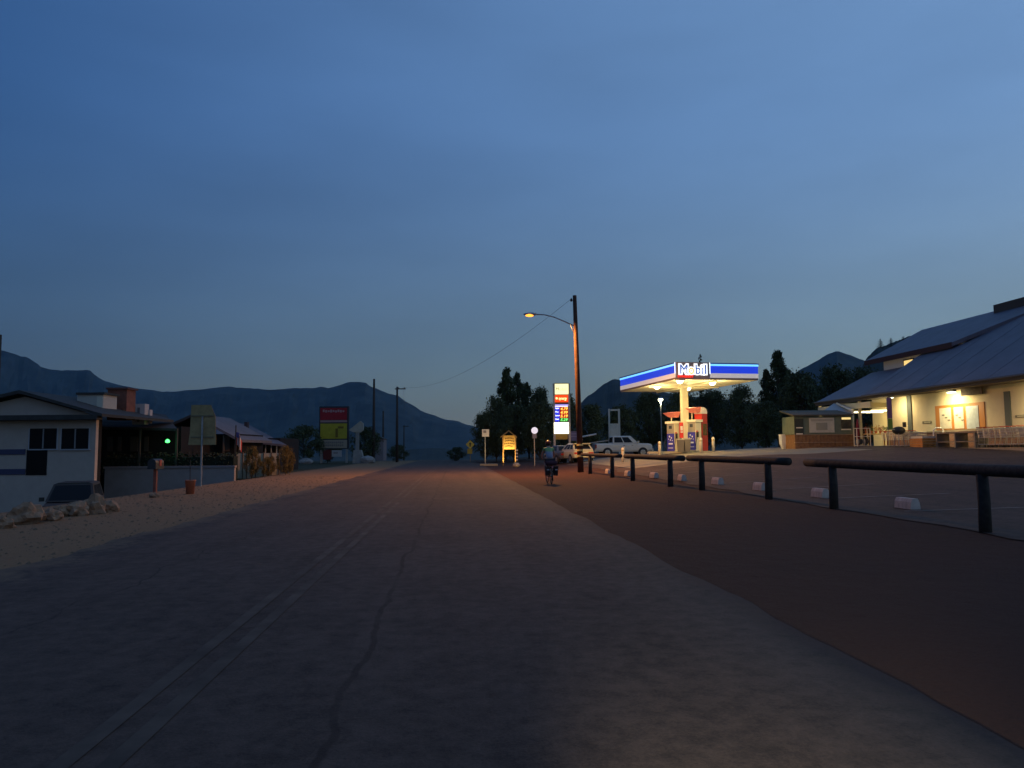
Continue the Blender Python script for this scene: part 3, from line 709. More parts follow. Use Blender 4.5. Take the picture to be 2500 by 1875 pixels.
def vehicle(name, label, P, rz, paint, secs, cab, wheels, wr, plan, cat):
    """cab = (y0b, y1b, y0t, y1t, zb, zt, wb, wt)"""
    r = thing(name, label, cat, P, rz)
    loft(MB(), secs).build('body', paint, r)
    y0b, y1b, y0t, y1t, zb, zt, wb, wt = cab
    B = [(-wb,y0b,zb),(wb,y0b,zb),(wb,y1b,zb),(-wb,y1b,zb)]; T = [(-wt,y0t,zt),(wt,y0t,zt),(wt,y1t,zt),(-wt,y1t,zt)]
    cabo = MB().hexa(B, T); cabo.hexa([(x*.97,y,zt) for x, y, _ in T], [(x*.8,y*.9+.05,zt+.05) for x, y, _ in T])
    cabo = cabo.build('cabin', paint, r)
    pane(MB(), (B[0],B[1],T[1],T[0]), .08,.92,.15,.88,.006).build('rear_window', glassm, r)
    pane(MB(), (B[2],B[3],T[3],T[2]), .06,.94,.08,.92,.006).build('windscreen', glassm, r)
    for u0, u1 in plan:
        pane(MB(), (B[1],B[2],T[2],T[1]), u0,u1,.12,.88,.006).build('side_window', glassm, r)
        pane(MB(), (B[3],B[0],T[0],T[3]), 1-u1,1-u0,.12,.88,.006).build('side_window', glassm, r)
    W_ = max(s[1] for s in secs)
    for y in wheels:
        for s in (-1, 1):
            MB().lathe([(.01,-.03),(wr*1.2,-.03),(wr*1.2,.03),(.01,.03)], 22, (s*(W_-.012), y, wr*1.02), 'x').build('wheel_arch', blackp, r)
            wheel(r, s*(W_-.075), y, wr)
    return r, W_
# white pickup
def place(px, py, d=None):
    P = hit(px, py) if d is None else base(px, d); P.z = h(P.x, P.y)+.015; return P
white = M('truck_white', (.62,.60,.52), .35, var=.05, spec=.5)
P = place(1519, 0, 79)
tk, tw = vehicle('pickup_truck', 'white crew cab pickup parked left of the fuel pumps', P, CAMZ-math.radians(84), white,
    [(-2.93,.93,.58,1.28),(-2.85,.98,.52,1.33),(-1.0,1.0,.48,1.33),(.4,1.0,.48,1.32),(1.4,1.0,.48,1.33),(1.6,.99,.48,1.33),(2.5,.97,.52,1.30),(2.82,.94,.56,1.24),(2.92,.90,.6,1.10)],
    (-1.18,1.50,-1.12,.74,1.32,2.03,.95,.82), (-1.75,1.92), .41, [(.06,.42),(.46,.80)], 'pickup')
MB().box(-.9,.9,-2.99,-2.935,.66,1.26).build('tailgate', M('tailgate_shaded', (.28,.25,.22), .5), tk)  # tailgate darker than the body: its shade is in the colour
MB().box(-.95,.95,-3.08,-2.93,.52,.68).build('rear_bumper', rimm, tk); MB().box(-.92,.92,2.88,3.02,.52,.78).build('front_bumper', rimm, tk)
MB().box(-.62,.62,2.90,2.96,.80,1.06).build('grille', blackp, tk)
for s in (-1, 1):
    MB().box(s*.66,s*.9,2.80,2.925,.86,1.08).build('headlight', M('lamp_clear', (.7,.7,.68), .15), tk)
    MB().box(s*.84,s*.985,-2.97,-2.86,.86,1.24).build('tail_light', M('lamp_red', (.30,.015,.012), .25), tk)
    MB().box(s*1.0,s*1.2,1.35,1.5,1.34,1.56).build('mirror', white, tk)
    for y in (-.1, .75): MB().box(s*1.0,s*1.025,y,y+.16,1.10,1.14).build('door_handle', blackp, tk)
bd = MB().hexa([(-.7,-3.3,1.34),(-.3,-3.3,1.34),(-.3,-1.25,1.60),(-.7,-1.25,1.60)], [(-.7,-3.3,1.42),(-.3,-3.3,1.42),(-.3,-1.25,1.72),(-.7,-1.25,1.72)]).build('plank_load', M('plank_grey', (.33,.30,.25), .8)); bd.location = P; bd.rotation_euler = tk.rotation_euler
tag(bd, 'slanting pale board lying in the pickup bed', 'board')
# cream hatchback seen from behind
P = place(1406, 0, 61)
hb, hw = vehicle('hatchback_car', 'cream hatchback with red tail lights parked beside the lamp pole', P, CAMZ+math.radians(14), M('hatch_cream', (.62,.56,.36), .4, spec=.5),
    [(-1.98,.78,.42,.98),(-1.88,.84,.36,1.0),(-1.2,.86,.34,1.0),(.8,.86,.34,.98),(1.1,.85,.36,.95),(1.8,.80,.40,.84),(1.98,.72,.46,.72)],
    (-1.82,1.15,-1.35,.25,.98,1.44,.80,.64), (-1.2,1.25), .31, [(.06,.32),(.35,.62),(.65,.9)], 'car')
MB().box(-.82,.82,-2.05,-1.97,.40,.58).build('rear_bumper', M('bumper_cream', (.55,.50,.33), .5), hb)
for s in (-1, 1):
    MB().box(s*.38,s*.78,-2.0,-1.95,.66,.80).build('tail_light', M('lamp_red_pale', (.5,.05,.035), .3), hb)
MB().box(-.26,.26,-2.0,-1.975,.66,.78).build('licence_plate', whitep, hb)
MB().box(-.66,.66,-1.62,-1.2,1.44,1.50).build('roof_spoiler', mats['hatch_cream'], hb)
# dark car left of it, mostly in shade
P = place(1370, 0, 63.5)
sc, w_ = vehicle('sedan_car', 'dark blue grey car in shade at the left of the cream hatchback', P, CAMZ+math.radians(16), M('sedan_grey', (.075,.08,.10), .35, spec=.5),
    [(-2.2,.74,.45,.95),(-2.1,.84,.38,1.0),(-1.0,.87,.36,1.0),(.9,.87,.36,.98),(1.2,.86,.38,.95),(2.1,.80,.42,.85),(2.25,.70,.48,.75)],
    (-1.35,1.15,-.85,.35,.98,1.42,.80,.62), (-1.35,1.4), .32, [(.08,.45),(.5,.85)], 'car')
for s in (-1, 1): MB().box(s*.45,s*.78,-2.21,-2.13,.68,.82).build('tail_light', mats['lamp_red'], sc)

# ================================================================== CYCLIST
CP = hit(1341, 1181); CP.z = h(CP.x, CP.y)+.015
RZ = math.radians(2)
bk = thing('bicycle', 'loaded touring bicycle ridden away along the right road edge', 'bicycle', CP, RZ)
framem = M('bike_frame', (.03,.03,.04), .4, .3)
def bwheel(y, nm):
    t = MB()
    pts = [(0, y+.335*math.cos(a), .345+.335*math.sin(a)) for a in [k*math.pi/14 for k in range(29)]]
    o = t.tube(pts, .021, 6).build(nm, tyrem, bk, True)
    sp = MB()
    for k in range(12):
        a = k*math.pi/6; sp.tube([(0,y,.345),(0,y+.32*math.cos(a),.345+.32*math.sin(a))], .003, 3)
    sp.tube([(-.05,y,.345),(.05,y,.345)], .025, 8)
    sp.build('spokes', rimm, o)
bwheel(-.52, 'wheel'); bwheel(.54, 'wheel')
fr = MB()
for a, b in (((0,-.52,.345),(0,-.08,.30)), ((0,-.08,.30),(0,.38,.62)), ((0,-.08,.30),(0,-.20,.86)), ((0,-.20,.80),(0,.35,.82)), ((0,-.52,.345),(0,-.18,.76)), ((0,.38,.58),(0,.33,.98)), ((0,.38,.60),(0,.54,.345))): fr.tube([a, b], .018, 7)
fr.build('frame', framem, bk, True)
MB().tube([(-.27,.38,1.03),(-.22,.46,1.0),(-.08,.36,.99),(.08,.36,.99),(.22,.46,1.0),(.27,.38,1.03)], .014, 6).build('handlebar', framem, bk, True)
MB().hexa([(-.07,-.36,.90),(.07,-.36,.90),(.025,-.04,.90),(-.025,-.04,.90)], [(-.08,-.37,.96),(.08,-.37,.96),(.02,-.03,.95),(-.02,-.03,.95)]).build('saddle', blackp, bk)
MB().tube([(-.07,-.85,.72),(-.07,-.3,.74),(.07,-.3,.74),(.07,-.85,.72),(-.07,-.85,.72)], .008, 5).tube([(-.07,-.7,.73),(-.05,-.52,.345)], .007, 5).tube([(.07,-.7,.73),(.05,-.52,.345)], .007, 5).build('rack', framem, bk)
MB().tube([(-.1,-.08,.30),(.1,-.08,.30)], .02, 8).tube([(.08,-.08,.30),(.10,-.02,.14)], .012, 6).tube([(-.08,-.08,.30),(-.10,-.14,.46)], .012, 6).box(.08,.19,-.06,.03,.125,.15).box(-.19,-.08,-.19,-.10,.45,.475).build('crank', framem, bk)
MB().box(-.03,.03,-.90,-.86,.66,.72).build('rear_reflector', M('reflector_pink', (.6,.25,.25), .3), bk)
bagm = M('pannier_fabric', (.030,.018,.020), .8, var=.3, vscale=10)
for s, lab in ((-1, 'left dark pannier bag hanging on the bicycle rack'), (1, 'right dark pannier bag hanging on the bicycle rack')):
    b = MB().hexa([(s*.17-.07,-.74,.34),(s*.17+.07,-.74,.34),(s*.17+.07,-.42,.34),(s*.17-.07,-.42,.34)], [(s*.17-.085,-.82,.72),(s*.17+.085,-.82,.72),(s*.17+.085,-.40,.72),(s*.17-.085,-.40,.72)]).build('pannier_bag', bagm)
    b.location = CP; b.rotation_euler = (0,0,RZ); tag(b, lab, 'bag', 'pannier bags')
    MB().box(s*.17-.05, s*.17+.05, -.835, -.80, .56, .60).build('reflective_strip', M('strip_grey', (.4,.36,.4), .4), b)
rb = MB().tube([(-.24,-.6,.83),(-.2,-.6,.84),(0,-.6,.85),(.2,-.6,.84),(.24,-.6,.83)], [.06,.105,.11,.105,.06], 10).build('bedroll', M('bedroll_maroon', (.06,.02,.03), .85, var=.3)); rb.location = CP; rb.rotation_euler = (0,0,RZ)
tag(rb, 'dark maroon bedroll strapped across the bicycle rack', 'bedroll')
def skin(name, verts, edges, rad, mat, parent, root=0, sub=2):
    me = bpy.data.meshes.new(name); me.from_pydata(verts, edges, []); me.update()
    o = bpy.data.objects.new(name, me); C.objects.link(o)
    o.modifiers.new('s', 'SKIN'); sv = me.skin_vertices[0].data
    for i, r_ in enumerate(rad): sv[i].radius = (r_, r_) if not isinstance(r_, tuple) else r_
    sv[root].use_root = True
    m_ = o.modifiers.new('d', 'SUBSURF'); m_.levels = sub; m_.render_levels = sub
    em = bpy.data.meshes.new_from_object(o.evaluated_get(bpy.context.evaluated_depsgraph_get()))
    bpy.data.objects.remove(o); em.name = name; em.materials.clear(); em.materials.append(mat)
    for p in em.polygons: p.use_smooth = True
    q = bpy.data.objects.new(name, em); C.objects.link(q); q.parent = parent; return q
skinm = M('skin', (.42,.24,.18), .6); hairm = M('hair_dark', (.03,.02,.015), .8)
pr = thing('person', 'person in a grey green jersey and red helmet riding away on the bicycle', 'person', CP, RZ)
hv_ = [(0,-.19,.98),(0,-.13,1.16),(0,-.01,1.32),(0,.10,1.43),(0,.155,1.505),(0,.19,1.575),(0,.20,1.66),
       (.175,.10,1.425),(.255,.20,1.22),(.245,.36,1.06),(.235,.415,1.035), (-.175,.10,1.425),(-.255,.20,1.22),(-.245,.36,1.06),(-.235,.415,1.035),
       (.10,-.18,.94),(.135,.14,.62),(.13,-.06,.235),(.13,.05,.175), (-.10,-.18,.94),(-.135,.20,.86),(-.13,-.12,.55),(-.13,-.03,.49)]
he = [(0,1),(1,2),(2,3),(3,4),(4,5),(5,6),(3,7),(7,8),(8,9),(9,10),(3,11),(11,12),(12,13),(13,14),(0,15),(15,16),(16,17),(17,18),(0,19),(19,20),(20,21),(21,22)]
hr = [(.155,.13),(.145,.11),(.155,.115),(.13,.10),.055,.075,.085,.062,.045,.032,.028,.062,.045,.032,.028,.09,.058,.036,.03,.09,.058,.036,.03]
skin('body', hv_, he, hr, skinm, pr)
# five fingers of each hand curled round the bar
for s in (-1, 1):
    for k in range(4):
        x = s*(.20+.022*k); L = (.055,.065,.06,.048)[k]
        skin('finger', [(x,.40,1.05),(x,.40+L*.5,1.05),(x,.41+L*.8,1.02),(x,.41+L*.45,.99)], [(0,1),(1,2),(2,3)], [.011,.010,.009,.008], skinm, pr, 0, 1)
    skin('thumb', [(s*.20,.38,1.03),(s*.185,.41,1.01),(s*.19,.43,.985)], [(0,1),(1,2)], [.012,.011,.009], skinm, pr, 0, 1)
hy = MB().blob((0,.195,1.655), .108, 2, .03, 2, (.92,1.05,1.1)).build('head', skinm, pr, True)
for s in (-1, 1): MB().blob((s*.10,.19,1.64), .03, 1, .1, 1, (.4,.8,1.2)).build('ear', skinm, hy, True)
MB().blob((0,.305,1.63), .022, 1, .05, 1, (.8,1,1.3)).build('nose', skinm, hy, True)
for s in (-1, 1): MB().blob((s*.038,.292,1.665), .014, 1, 0, 1).build('eye', M('eye_white', (.7,.7,.7), .2), hy, True)
MB().box(-.028,.028,.288,.299,1.588,1.598).build('mouth', M('lip', (.3,.1,.09), .5), hy)
MB().blob((0,.165,1.625), .108, 4, .05, 2, (.95,.85,1)).build('hair', hairm, hy, True)
hel = MB().blob((0,.175,1.705), .125, 5, .02, 3, (.95,1.2,.62)).build('helmet', M('helmet_red', (.30,.06,.035), .4), pr, True)
MB().box(-.02,.02,.04,.06,1.70,1.74).build('helmet_light', M('helmet_reflector', (.7,.35,.25), .3), hel)
jm = bpy.data.materials.new('jersey_two_tone'); jm.use_nodes = True; t = jm.node_tree; b = t.nodes['Principled BSDF']; b.inputs['Roughness'].default_value = .85
c = t.nodes.new('ShaderNodeTexCoord'); sx_ = t.nodes.new('ShaderNodeSeparateXYZ'); t.links.new(c.outputs['Object'], sx_.inputs[0])
mr = t.nodes.new('ShaderNodeMapRange'); mr.inputs['From Min'].default_value = 1.28; mr.inputs['From Max'].default_value = 1.36; t.links.new(sx_.outputs[2], mr.inputs[0])
mxn = t.nodes.new('ShaderNodeMix'); mxn.data_type = 'RGBA'; mxn.inputs[6].default_value = (.24,.24,.32,1); mxn.inputs[7].default_value = (.20,.33,.12,1)
t.links.new(mr.outputs[0], mxn.inputs[0]); t.links.new(mxn.outputs[2], b.inputs['Base Color'])
skin('jersey', [hv_[0],hv_[1],hv_[2],hv_[3],(0,.135,1.47),hv_[7],(.225,.16,1.31),hv_[11],(-.225,.16,1.31)], [(0,1),(1,2),(2,3),(3,4),(3,5),(5,6),(3,7),(7,8)], [(.165,.14),(.16,.13),(.175,.135),(.15,.12),.075,.078,.062,.078,.062], jm, pr)
skin('shorts', [(0,-.19,1.0),hv_[15],(.125,.06,.72),hv_[19],(-.125,.10,.885)], [(0,1),(1,2),(0,3),(3,4)], [(.17,.145),.108,.078,.108,.078], M('shorts_black', (.03,.018,.022), .85), pr)
for i, (a, b_) in enumerate((((.13,-.06,.19),(.13,.10,.165)), ((-.13,-.13,.51),(-.13,.02,.485)))):
    MB().tube([a, tuple((Vector(a)+Vector(b_))/2+Vector((0,0,.01))), b_], [.045,.045,.03], 10).build('shoe', blackp, pr, True)

# ================================================================== SMALL THINGS RIGHT OF THE ROAD
signyel = M('sign_yellow', (.65,.42,.06), .5); signwhite = M('sign_white', (.62,.58,.54), .6); wood = M('sign_wood', (.28,.17,.07), .8, var=.3, vscale=5)
d = 90; r = camroot('warning_sign', 'yellow diamond warning sign with a small plaque by the far road', 'sign', 1148, d)
MB().tube([(0,.06,0),(0,.06,2.6)], .04, 6).build('post', wood, r)
a = loc(r, 1148, 1085, d); MB().prism([(0,a.z-.52),(.52,a.z),(0,a.z+.52),(-.52,a.z)], -.02, .02).build('diamond_panel', signyel, r)
MB().prism([(-.06,a.z-.25),(.06,a.z-.25),(.06,a.z+.02),(.16,a.z+.02),(0,a.z+.26),(-.16,a.z+.02),(-.06,a.z+.02)], -.035, -.021).build('arrow_mark', blackp, r)
pbox(MB(), r, 1141, 1095, 1153, 1108, d, .03).build('plaque', M('sign_amber', (.42,.26,.03), .5), r)
d = 72; r = camroot('road_sign', 'small white square road sign on a thin post', 'sign', 1184, d)
pbox(MB(), r, 1183.5, 1050, 1185.5, 1125, d+.05, .05, 0).build('post', steel, r); p = pbox(MB(), r, 1177, 1048, 1194, 1066, d, .03).build('panel', signwhite, r)
pbox(MB(), r, 1180, 1051, 1187, 1057, d-.02, .015).build('printed_mark', M('mark_grey', (.25,.22,.22), .6), p)
d = 70; r = camroot('wooden_sign', 'lit wooden welcome sign with a gabled roof by the trees', 'sign', 1242, d)
pbox(MB(), r, 1229, 1063, 1259, 1097, d, .12).build('board', M('sign_board_wood', (.50,.33,.10), .7, var=.25, vscale=4), r)
a = loc(r, 1222, 1066, d); b = loc(r, 1262, 1066, d); c = loc(r, 1242, 1050, d)
MB().prism([(a.x,a.z),(a.x,a.z-.12),(c.x,c.z-.12),(b.x,b.z-.12),(b.x,b.z),(c.x,c.z)], -.35, .35).build('roof', M('sign_roof', (.30,.20,.08), .8), r)
for px in (1228.5, 1258.5): pbox(MB(), r, px-1.4, 1062, px+1.4, 1130, d-.02, .14, -.1).build('post', wood, r)
for py, w0, w1 in ((1069,1233,1255),(1075,1232,1256),(1082,1231,1257),(1088,1234,1252)):
    for k in range(6):
        x = w0+(w1-w0)*k/6; pbox(MB(), r, x, py-.6*abs(k-2.5)*.0+ (abs(k-2.5)-1.5)*.7, x+(w1-w0)/8, py+2.6+(abs(k-2.5)-1.5)*.7, d-.02, .02).build('carved_mark', M('carved_dark', (.10,.06,.02), .8), r)
pl = MB().box(-2.6,-1.0,-.5,.5,0,.18).build('base_slab', M('sign_slab', (.4,.33,.2), .8), r)
for s in (-.55, .55):
    lf = MB().box(s-.1,s+.1,-1.25,-1.05,.15,.35).build('spot_lamp', darkm, r)
    lamp('wooden_sign_light', 'SPOT', (s, -1.35, .4), 95, (1,.66,.22), r, .05, (math.radians(118), 0, 0), math.radians(85), .6)
d = 66; P = base(1262, d); r = thing('marker_post', 'short post with stacked white bands right of the lit wooden sign', 'post', P, CAMZ)
MB().box(-.09,.09,-.05,.05,0,1.5).build('post', blackp, r)
for k in range(4): MB().box(-.1,.1,-.06,.06,.5+.27*k,.62+.27*k).build('white_band', signwhite, r)
d = 66; r = camroot('rock', 'pale rock on the ground below the lit wooden sign', 'rock', 1261, d-1); bpy.data.objects.remove(r)
o = MB().blob((0,0,.14), .28, 6, .3, 2, (1.1,.8,.7)).build('rock', M('pale_rock', (.42,.36,.28), .9, var=.3), None, True); o.location = base(1261, d-2); tag(o, 'pale rock on the ground below the lit wooden sign', 'rock')
d = 64; r = camroot('round_sign', 'round white lit sign on a slim post behind the cyclist', 'sign', 1305, d)
a = loc(r, 1305, 1051, d)
MB().lathe([(.001,-.06),(.27,-.06),(.27,.06),(.001,.06)], 22, (a.x,a.y,a.z), 'y').build('disc', M('disc_lit', (.6,.6,.75), .4, em=((.42,.42,.75), .16)), r)
MB().lathe([(.22,-.075),(.275,-.075),(.275,-.061),(.22,-.061)], 22, (a.x,a.y,a.z), 'y').build('rim', M('rim_lit', (.8,.8,.95), .4, em=((.82,.84,1), .62)), r)
pbox(MB(), r, 1300, 1059, 1310, 1070, d, .1).build('neck', M('neck_grey', (.22,.22,.28), .6), r)
pbox(MB(), r, 1304, 1069, 1306, 1130, d+.02, .06, 0).build('post', steel, r)
d = 80; r = camroot('banner_board', 'purple blue notice board between the price sign and the lamp pole', 'board', 1401, d)
pbox(MB(), r, 1391, 1053, 1411, 1076, d, .08).build('board', M('board_violet', (.20,.14,.22), .6, var=.2, vscale=2), r)
for px in (1393, 1409): pbox(MB(), r, px-.8, 1070, px+.8, 1130, d+.1, .06, 0).build('post', steel, r)
for py in (1058, 1064): pbox(MB(), r, 1394, py, 1408, py+2.5, d-.02, .015).build('printed_line', M('line_violet', (.32,.24,.34), .6), r)
d = 82; r = camroot('barrier_arm', 'white pole gate raised slightly behind the hatchback', 'gate', 1420, d)
a, b = loc(r, 1418, 1067, d), loc(r, 1456, 1060, d); MB().tube([a, b], .09, 8).build('arm', signwhite, r)
MB().box(-.12,.12,-.1,.1,0,a.z+.1).build('pivot_post', steel, r)
d = 88; r = camroot('framed_board', 'white board in a tall two post frame behind the pickup', 'board', 1501, d)
for a, b in ((1486, 1490), (1510, 1514.5)): pbox(MB(), r, a, 998, b, 1110, d, .15, 0).build('post', M('frame_white', (.55,.53,.46), .6), r)
pbox(MB(), r, 1490.3, 1034, 1509.7, 1072, d+.03, .08).build('board', M('board_white', (.58,.55,.46), .6, var=.15, vscale=2), r)
pbox(MB(), r, 1490.3, 999, 1509.7, 1003, d+.03, .08).build('cross_bar', mats['frame_white'], r)
d = 92; r = camroot('yard_lamp', 'bright yard lamp on a slim post seen under the canopy', 'lamp', 1616, d)
a = loc(r, 1617, 973, d)
MB().tube([(0,0,0),(0,0,a.z)], [.07,.05], 8).build('post', steel, r)
MB().lathe([(.1,a.z+.2),(.28,a.z+.1),(.30,a.z-.05),(.05,a.z-.10)], 14).build('lamp_head', steel, r)
MB().blob((0,0,a.z-.14), .24, 1, 0, 2, (1.2,1.2,.75)).build('lens', M('yard_lens', (1,.97,.7), .4, em=((1,.96,.62), 12)), r, True)
lamp('yard_light', 'POINT', (0,-.1,a.z-.5), 110, (1,.93,.55), r, .15)
d = 52; r = camroot('white_bin', 'tapered white bin standing left of the kiosk', 'bin', 1917, d)
MB().hexa([(-.17,-.16,0),(.17,-.16,0),(.17,.16,0),(-.17,.16,0)], [(-.30,-.25,.35),(.30,-.25,.35),(.30,.25,.35),(-.30,.25,.35)]).hexa([(-.30,-.25,.35),(.30,-.25,.35),(.30,.25,.35),(-.30,.25,.35)], [(-.31,-.26,.92),(.31,-.26,.92),(.31,.26,.92),(-.31,.26,.92)]).build('bin_body', M('bin_white', (.62,.66,.68), .5), r)
MB().box(-.33,.33,-.28,.28,.92,.98).build('rim', M('bin_rim', (.68,.7,.7), .5), r)

# ================================================================== STORE
def slab(pts, t):        # polygon (ccw from above) with thickness t downwards
    n = len(pts); lo = [(p[0], p[1], p[2]-t) for p in pts]
    mb = MB(); mb.add(list(pts)+lo, [tuple(range(n)), tuple(range(2*n-1, n-1, -1))]+[(i, i+n, (i+1) % n+n, (i+1) % n) for i in range(n)]); return mb
ZS = 1.30
st = thing('store_building', 'cream store with slate grey roofs and orange framed windows on the right', 'building', (28.2, 40, ZS))
SX = 28.2
def L_(p): return (p[0]-SX, p[1]-40, p[2]-ZS)
def wallrect(nm, px0, py0, px1, py1, mat, out, th, par=None, z0=None):
    a, b = onX(px1, (py0+py1)/2, SX), onX(px0, (py0+py1)/2, SX); c, d_ = onX((px0+px1)/2, py0, SX), onX((px0+px1)/2, py1, SX)
    return MB().box(-out, -out+th, a.y-40, b.y-40, (d_.z-ZS) if z0 is None else z0, c.z-ZS).build(nm, mat, par or st)
wallm = M('store_wall_cream', (.66,.58,.37), .85, var=.07, vscale=1.2, bump=.15, bscale=30); roofm = M('store_roof_slate', (.115,.115,.15), .6, var=.18, vscale=.9); trimg = M('store_trim_green', (.10,.115,.10), .6); orange = M('window_frame_orange', (.50,.20,.045), .55)
eave = M('eave_dark', (.06,.055,.05), .7)
# walls
Y1 = 48.4
MB().box(0, .3, -22, Y1-40, .95, 3.95).build('wall', wallm, st)
def brick_mat():
    m = bpy.data.materials.new('store_brick'); m.use_nodes = True; t = m.node_tree; b = t.nodes['Principled BSDF']; b.inputs['Roughness'].default_value = .9
    br = t.nodes.new('ShaderNodeTexBrick'); br.inputs['Scale'].default_value = 1; br.inputs['Brick Width'].default_value = .22; br.inputs['Row Height'].default_value = .075; br.inputs['Mortar Size'].default_value = .008
    br.inputs['Color1'].default_value = (.22,.09,.05,1); br.inputs['Color2'].default_value = (.30,.13,.07,1); br.inputs['Mortar'].default_value = (.3,.26,.22,1)
    c = t.nodes.new('ShaderNodeTexCoord'); mp_ = t.nodes.new('ShaderNodeMapping'); mp_.inputs['Rotation'].default_value = (math.pi/2, 0, math.pi/2)
    sp = t.nodes.new('ShaderNodeSeparateXYZ'); cb = t.nodes.new('ShaderNodeCombineXYZ'); t.links.new(c.outputs['Object'], sp.inputs[0])
    t.links.new(sp.outputs[1], cb.inputs[0]); t.links.new(sp.outputs[2], cb.inputs[1]); t.links.new(cb.outputs[0], br.inputs[0]); t.links.new(br.outputs[0], b.inputs['Base Color'])
    return m
MB().box(-.10, .28, -22, Y1-40+.02, -.6, .93).build('brick_wainscot', brick_mat(), st)
MB().box(-.15, -.001, -22, Y1-40+.04, .93, 1.0).build('wainscot_cap', M('cap_stone', (.35,.3,.22), .8), st)
MB().box(3.4, 3.7, Y1-40, 16.2, -.3, 5.35).build('porch_back_wall', wallm, st)
MB().hexa([(.301,Y1-40-.3,-.3),(3.39,Y1-40-.3,-.3),(3.39,Y1-40-.002,-.3),(.301,Y1-40-.002,-.3)], [(.301,Y1-40-.3,4.15),(3.39,Y1-40-.3,6.1),(3.39,Y1-40-.002,6.1),(.301,Y1-40-.002,4.15)]).build('porch_side_wall', wallm, st)
MB().box(-1.5, 3.6, -22, 16.5, -.7, .02).build('walkway', M('walk_concrete', (.33,.30,.24), .9, var=.15, vscale=2), st)
for px in (2221.5, 2462):
    w = 5 if px < 2300 else 7
    wallrect('trim_post', px-w, 955, px+w, 1046, trimg, .06, .058, None, 1.0)
# roofs  (front plane of the near part, then the lower far part)
EX = 27.2
zr_ = lambda X: 4.85+.65*(X-EX); zf = lambda X: 4.80+.50*(X-EX)
near = [(EX,18,zr_(EX)),(36.2,18,zr_(36.2)),(36.2,40.2,zr_(36.2)),(31.9,45.6,zr_(31.9)),(31.7,49.6,zr_(31.7)),(EX,49.6,zr_(EX))]
ro = slab([L_(p) for p in near], .16).build('roof', roofm, st)
farp = [(EX,49.62,zf(EX)),(31.7,49.62,zf(31.7)),(31.7,56.2,zf(31.7)),(EX,56.2,zf(EX))]
rf = slab([L_(p) for p in farp], .16).build('roof', roofm, st)
for k in range(1, 14):       # standing seams on the near roof
    y = 19+k*2.3
    if y > 49: break
    xt = 36.0 if y < 40 else (36.2-(y-40.2)*.8 if y < 45.6 else 31.6)
    MB().hexa([L_((EX,y-.02,zr_(EX)+.001)),L_((xt,y-.02,zr_(xt)+.001)),L_((xt,y+.02,zr_(xt)+.001)),L_((EX,y+.02,zr_(EX)+.001))], [L_((EX,y-.02,zr_(EX)+.012)),L_((xt,y-.02,zr_(xt)+.012)),L_((xt,y+.02,zr_(xt)+.012)),L_((EX,y+.02,zr_(EX)+.012))]).build('roof_seam', roofm, ro)
MB().box(EX-SX-.04, EX-SX, -22, 9.6, 3.28, 3.56).build('fascia_board', eave, st); MB().box(EX-SX-.04, EX-SX, 9.63, 16.2, 3.2, 3.52).build('fascia_board', eave, st)
MB().box(EX-SX+.001, -.001, -22, 9.6, 3.27, 3.30).build('soffit', M('soffit_dark', (.13,.115,.09), .8), st)
g = MB().tube([(EX-SX-.1,-21.9,3.50),(EX-SX-.1,16.2,3.45)], .06, 8).build('gutter', M('gutter_dark', (.09,.085,.08), .6), st)
# upper storey
zu = lambda X: 7.95+.52*(X-31.3)
MB().box(31.75-SX, 32.0-SX, 5.6, 14.6, 5.2, 6.75).build('upper_wall', M('upper_wall_white', (.62,.58,.55), .8), st)
MB().box(32.0-SX, 40-SX, 14.3, 14.6, 3.5, 6.9).build('upper_end_wall', mats['upper_wall_white'], st)
up = [(31.3,56.4,zu(31.3)),(31.3,46.0,zu(31.3)),(33.6,43.2,zu(33.6)),(36,40.3,zu(36)),(36,56.4,zu(36))]
uo = slab([L_(p) for p in up], .26)
uo.build('upper_roof', roofm, st)
upb = [(36.02,56.4,zu(36)),(36.02,25,zu(36)),(41,25,zu(36)-2.5),(41,56.4,zu(36)-2.5)]
slab([L_(p) for p in upb], .2).build('upper_roof', roofm, st)
MB().hexa([L_((31.27,56.4,zu(31.3)-.34)),L_((31.27,46.0,zu(31.3)-.34)),L_((31.297,46.0,zu(31.3)-.34)),L_((31.297,56.4,zu(31.3)-.34))], [L_((31.27,56.4,zu(31.3)+.02)),L_((31.27,46.0,zu(31.3)+.02)),L_((31.297,46.0,zu(31.3)+.02)),L_((31.297,56.4,zu(31.3)+.02))]).build('upper_fascia', M('fascia_maroon', (.05,.022,.025), .7), st)
P = onX(2470, 752, 36); MB().box(35.4-SX, 37-SX, 3.5, 7.6, P.z-ZS-.9, P.z-ZS+.35).build('roof_vent', eave, st)
a, b = onX(2205, 885, 31.7), onX(2231, 885, 31.7)
wy0, wy1 = b.y-40, a.y-40
uw = MB().box(31.70-SX, 31.748-SX, wy0, wy1, 5.45, 6.25).build('upper_window', eave, st)
MB().box(31.68-SX, 31.699-SX, wy0+.12, wy1-.12, 5.5, 6.15).build('pane', M('lit_pane', (.9,.7,.3), .4, em=((1,.68,.22), .95)), uw)
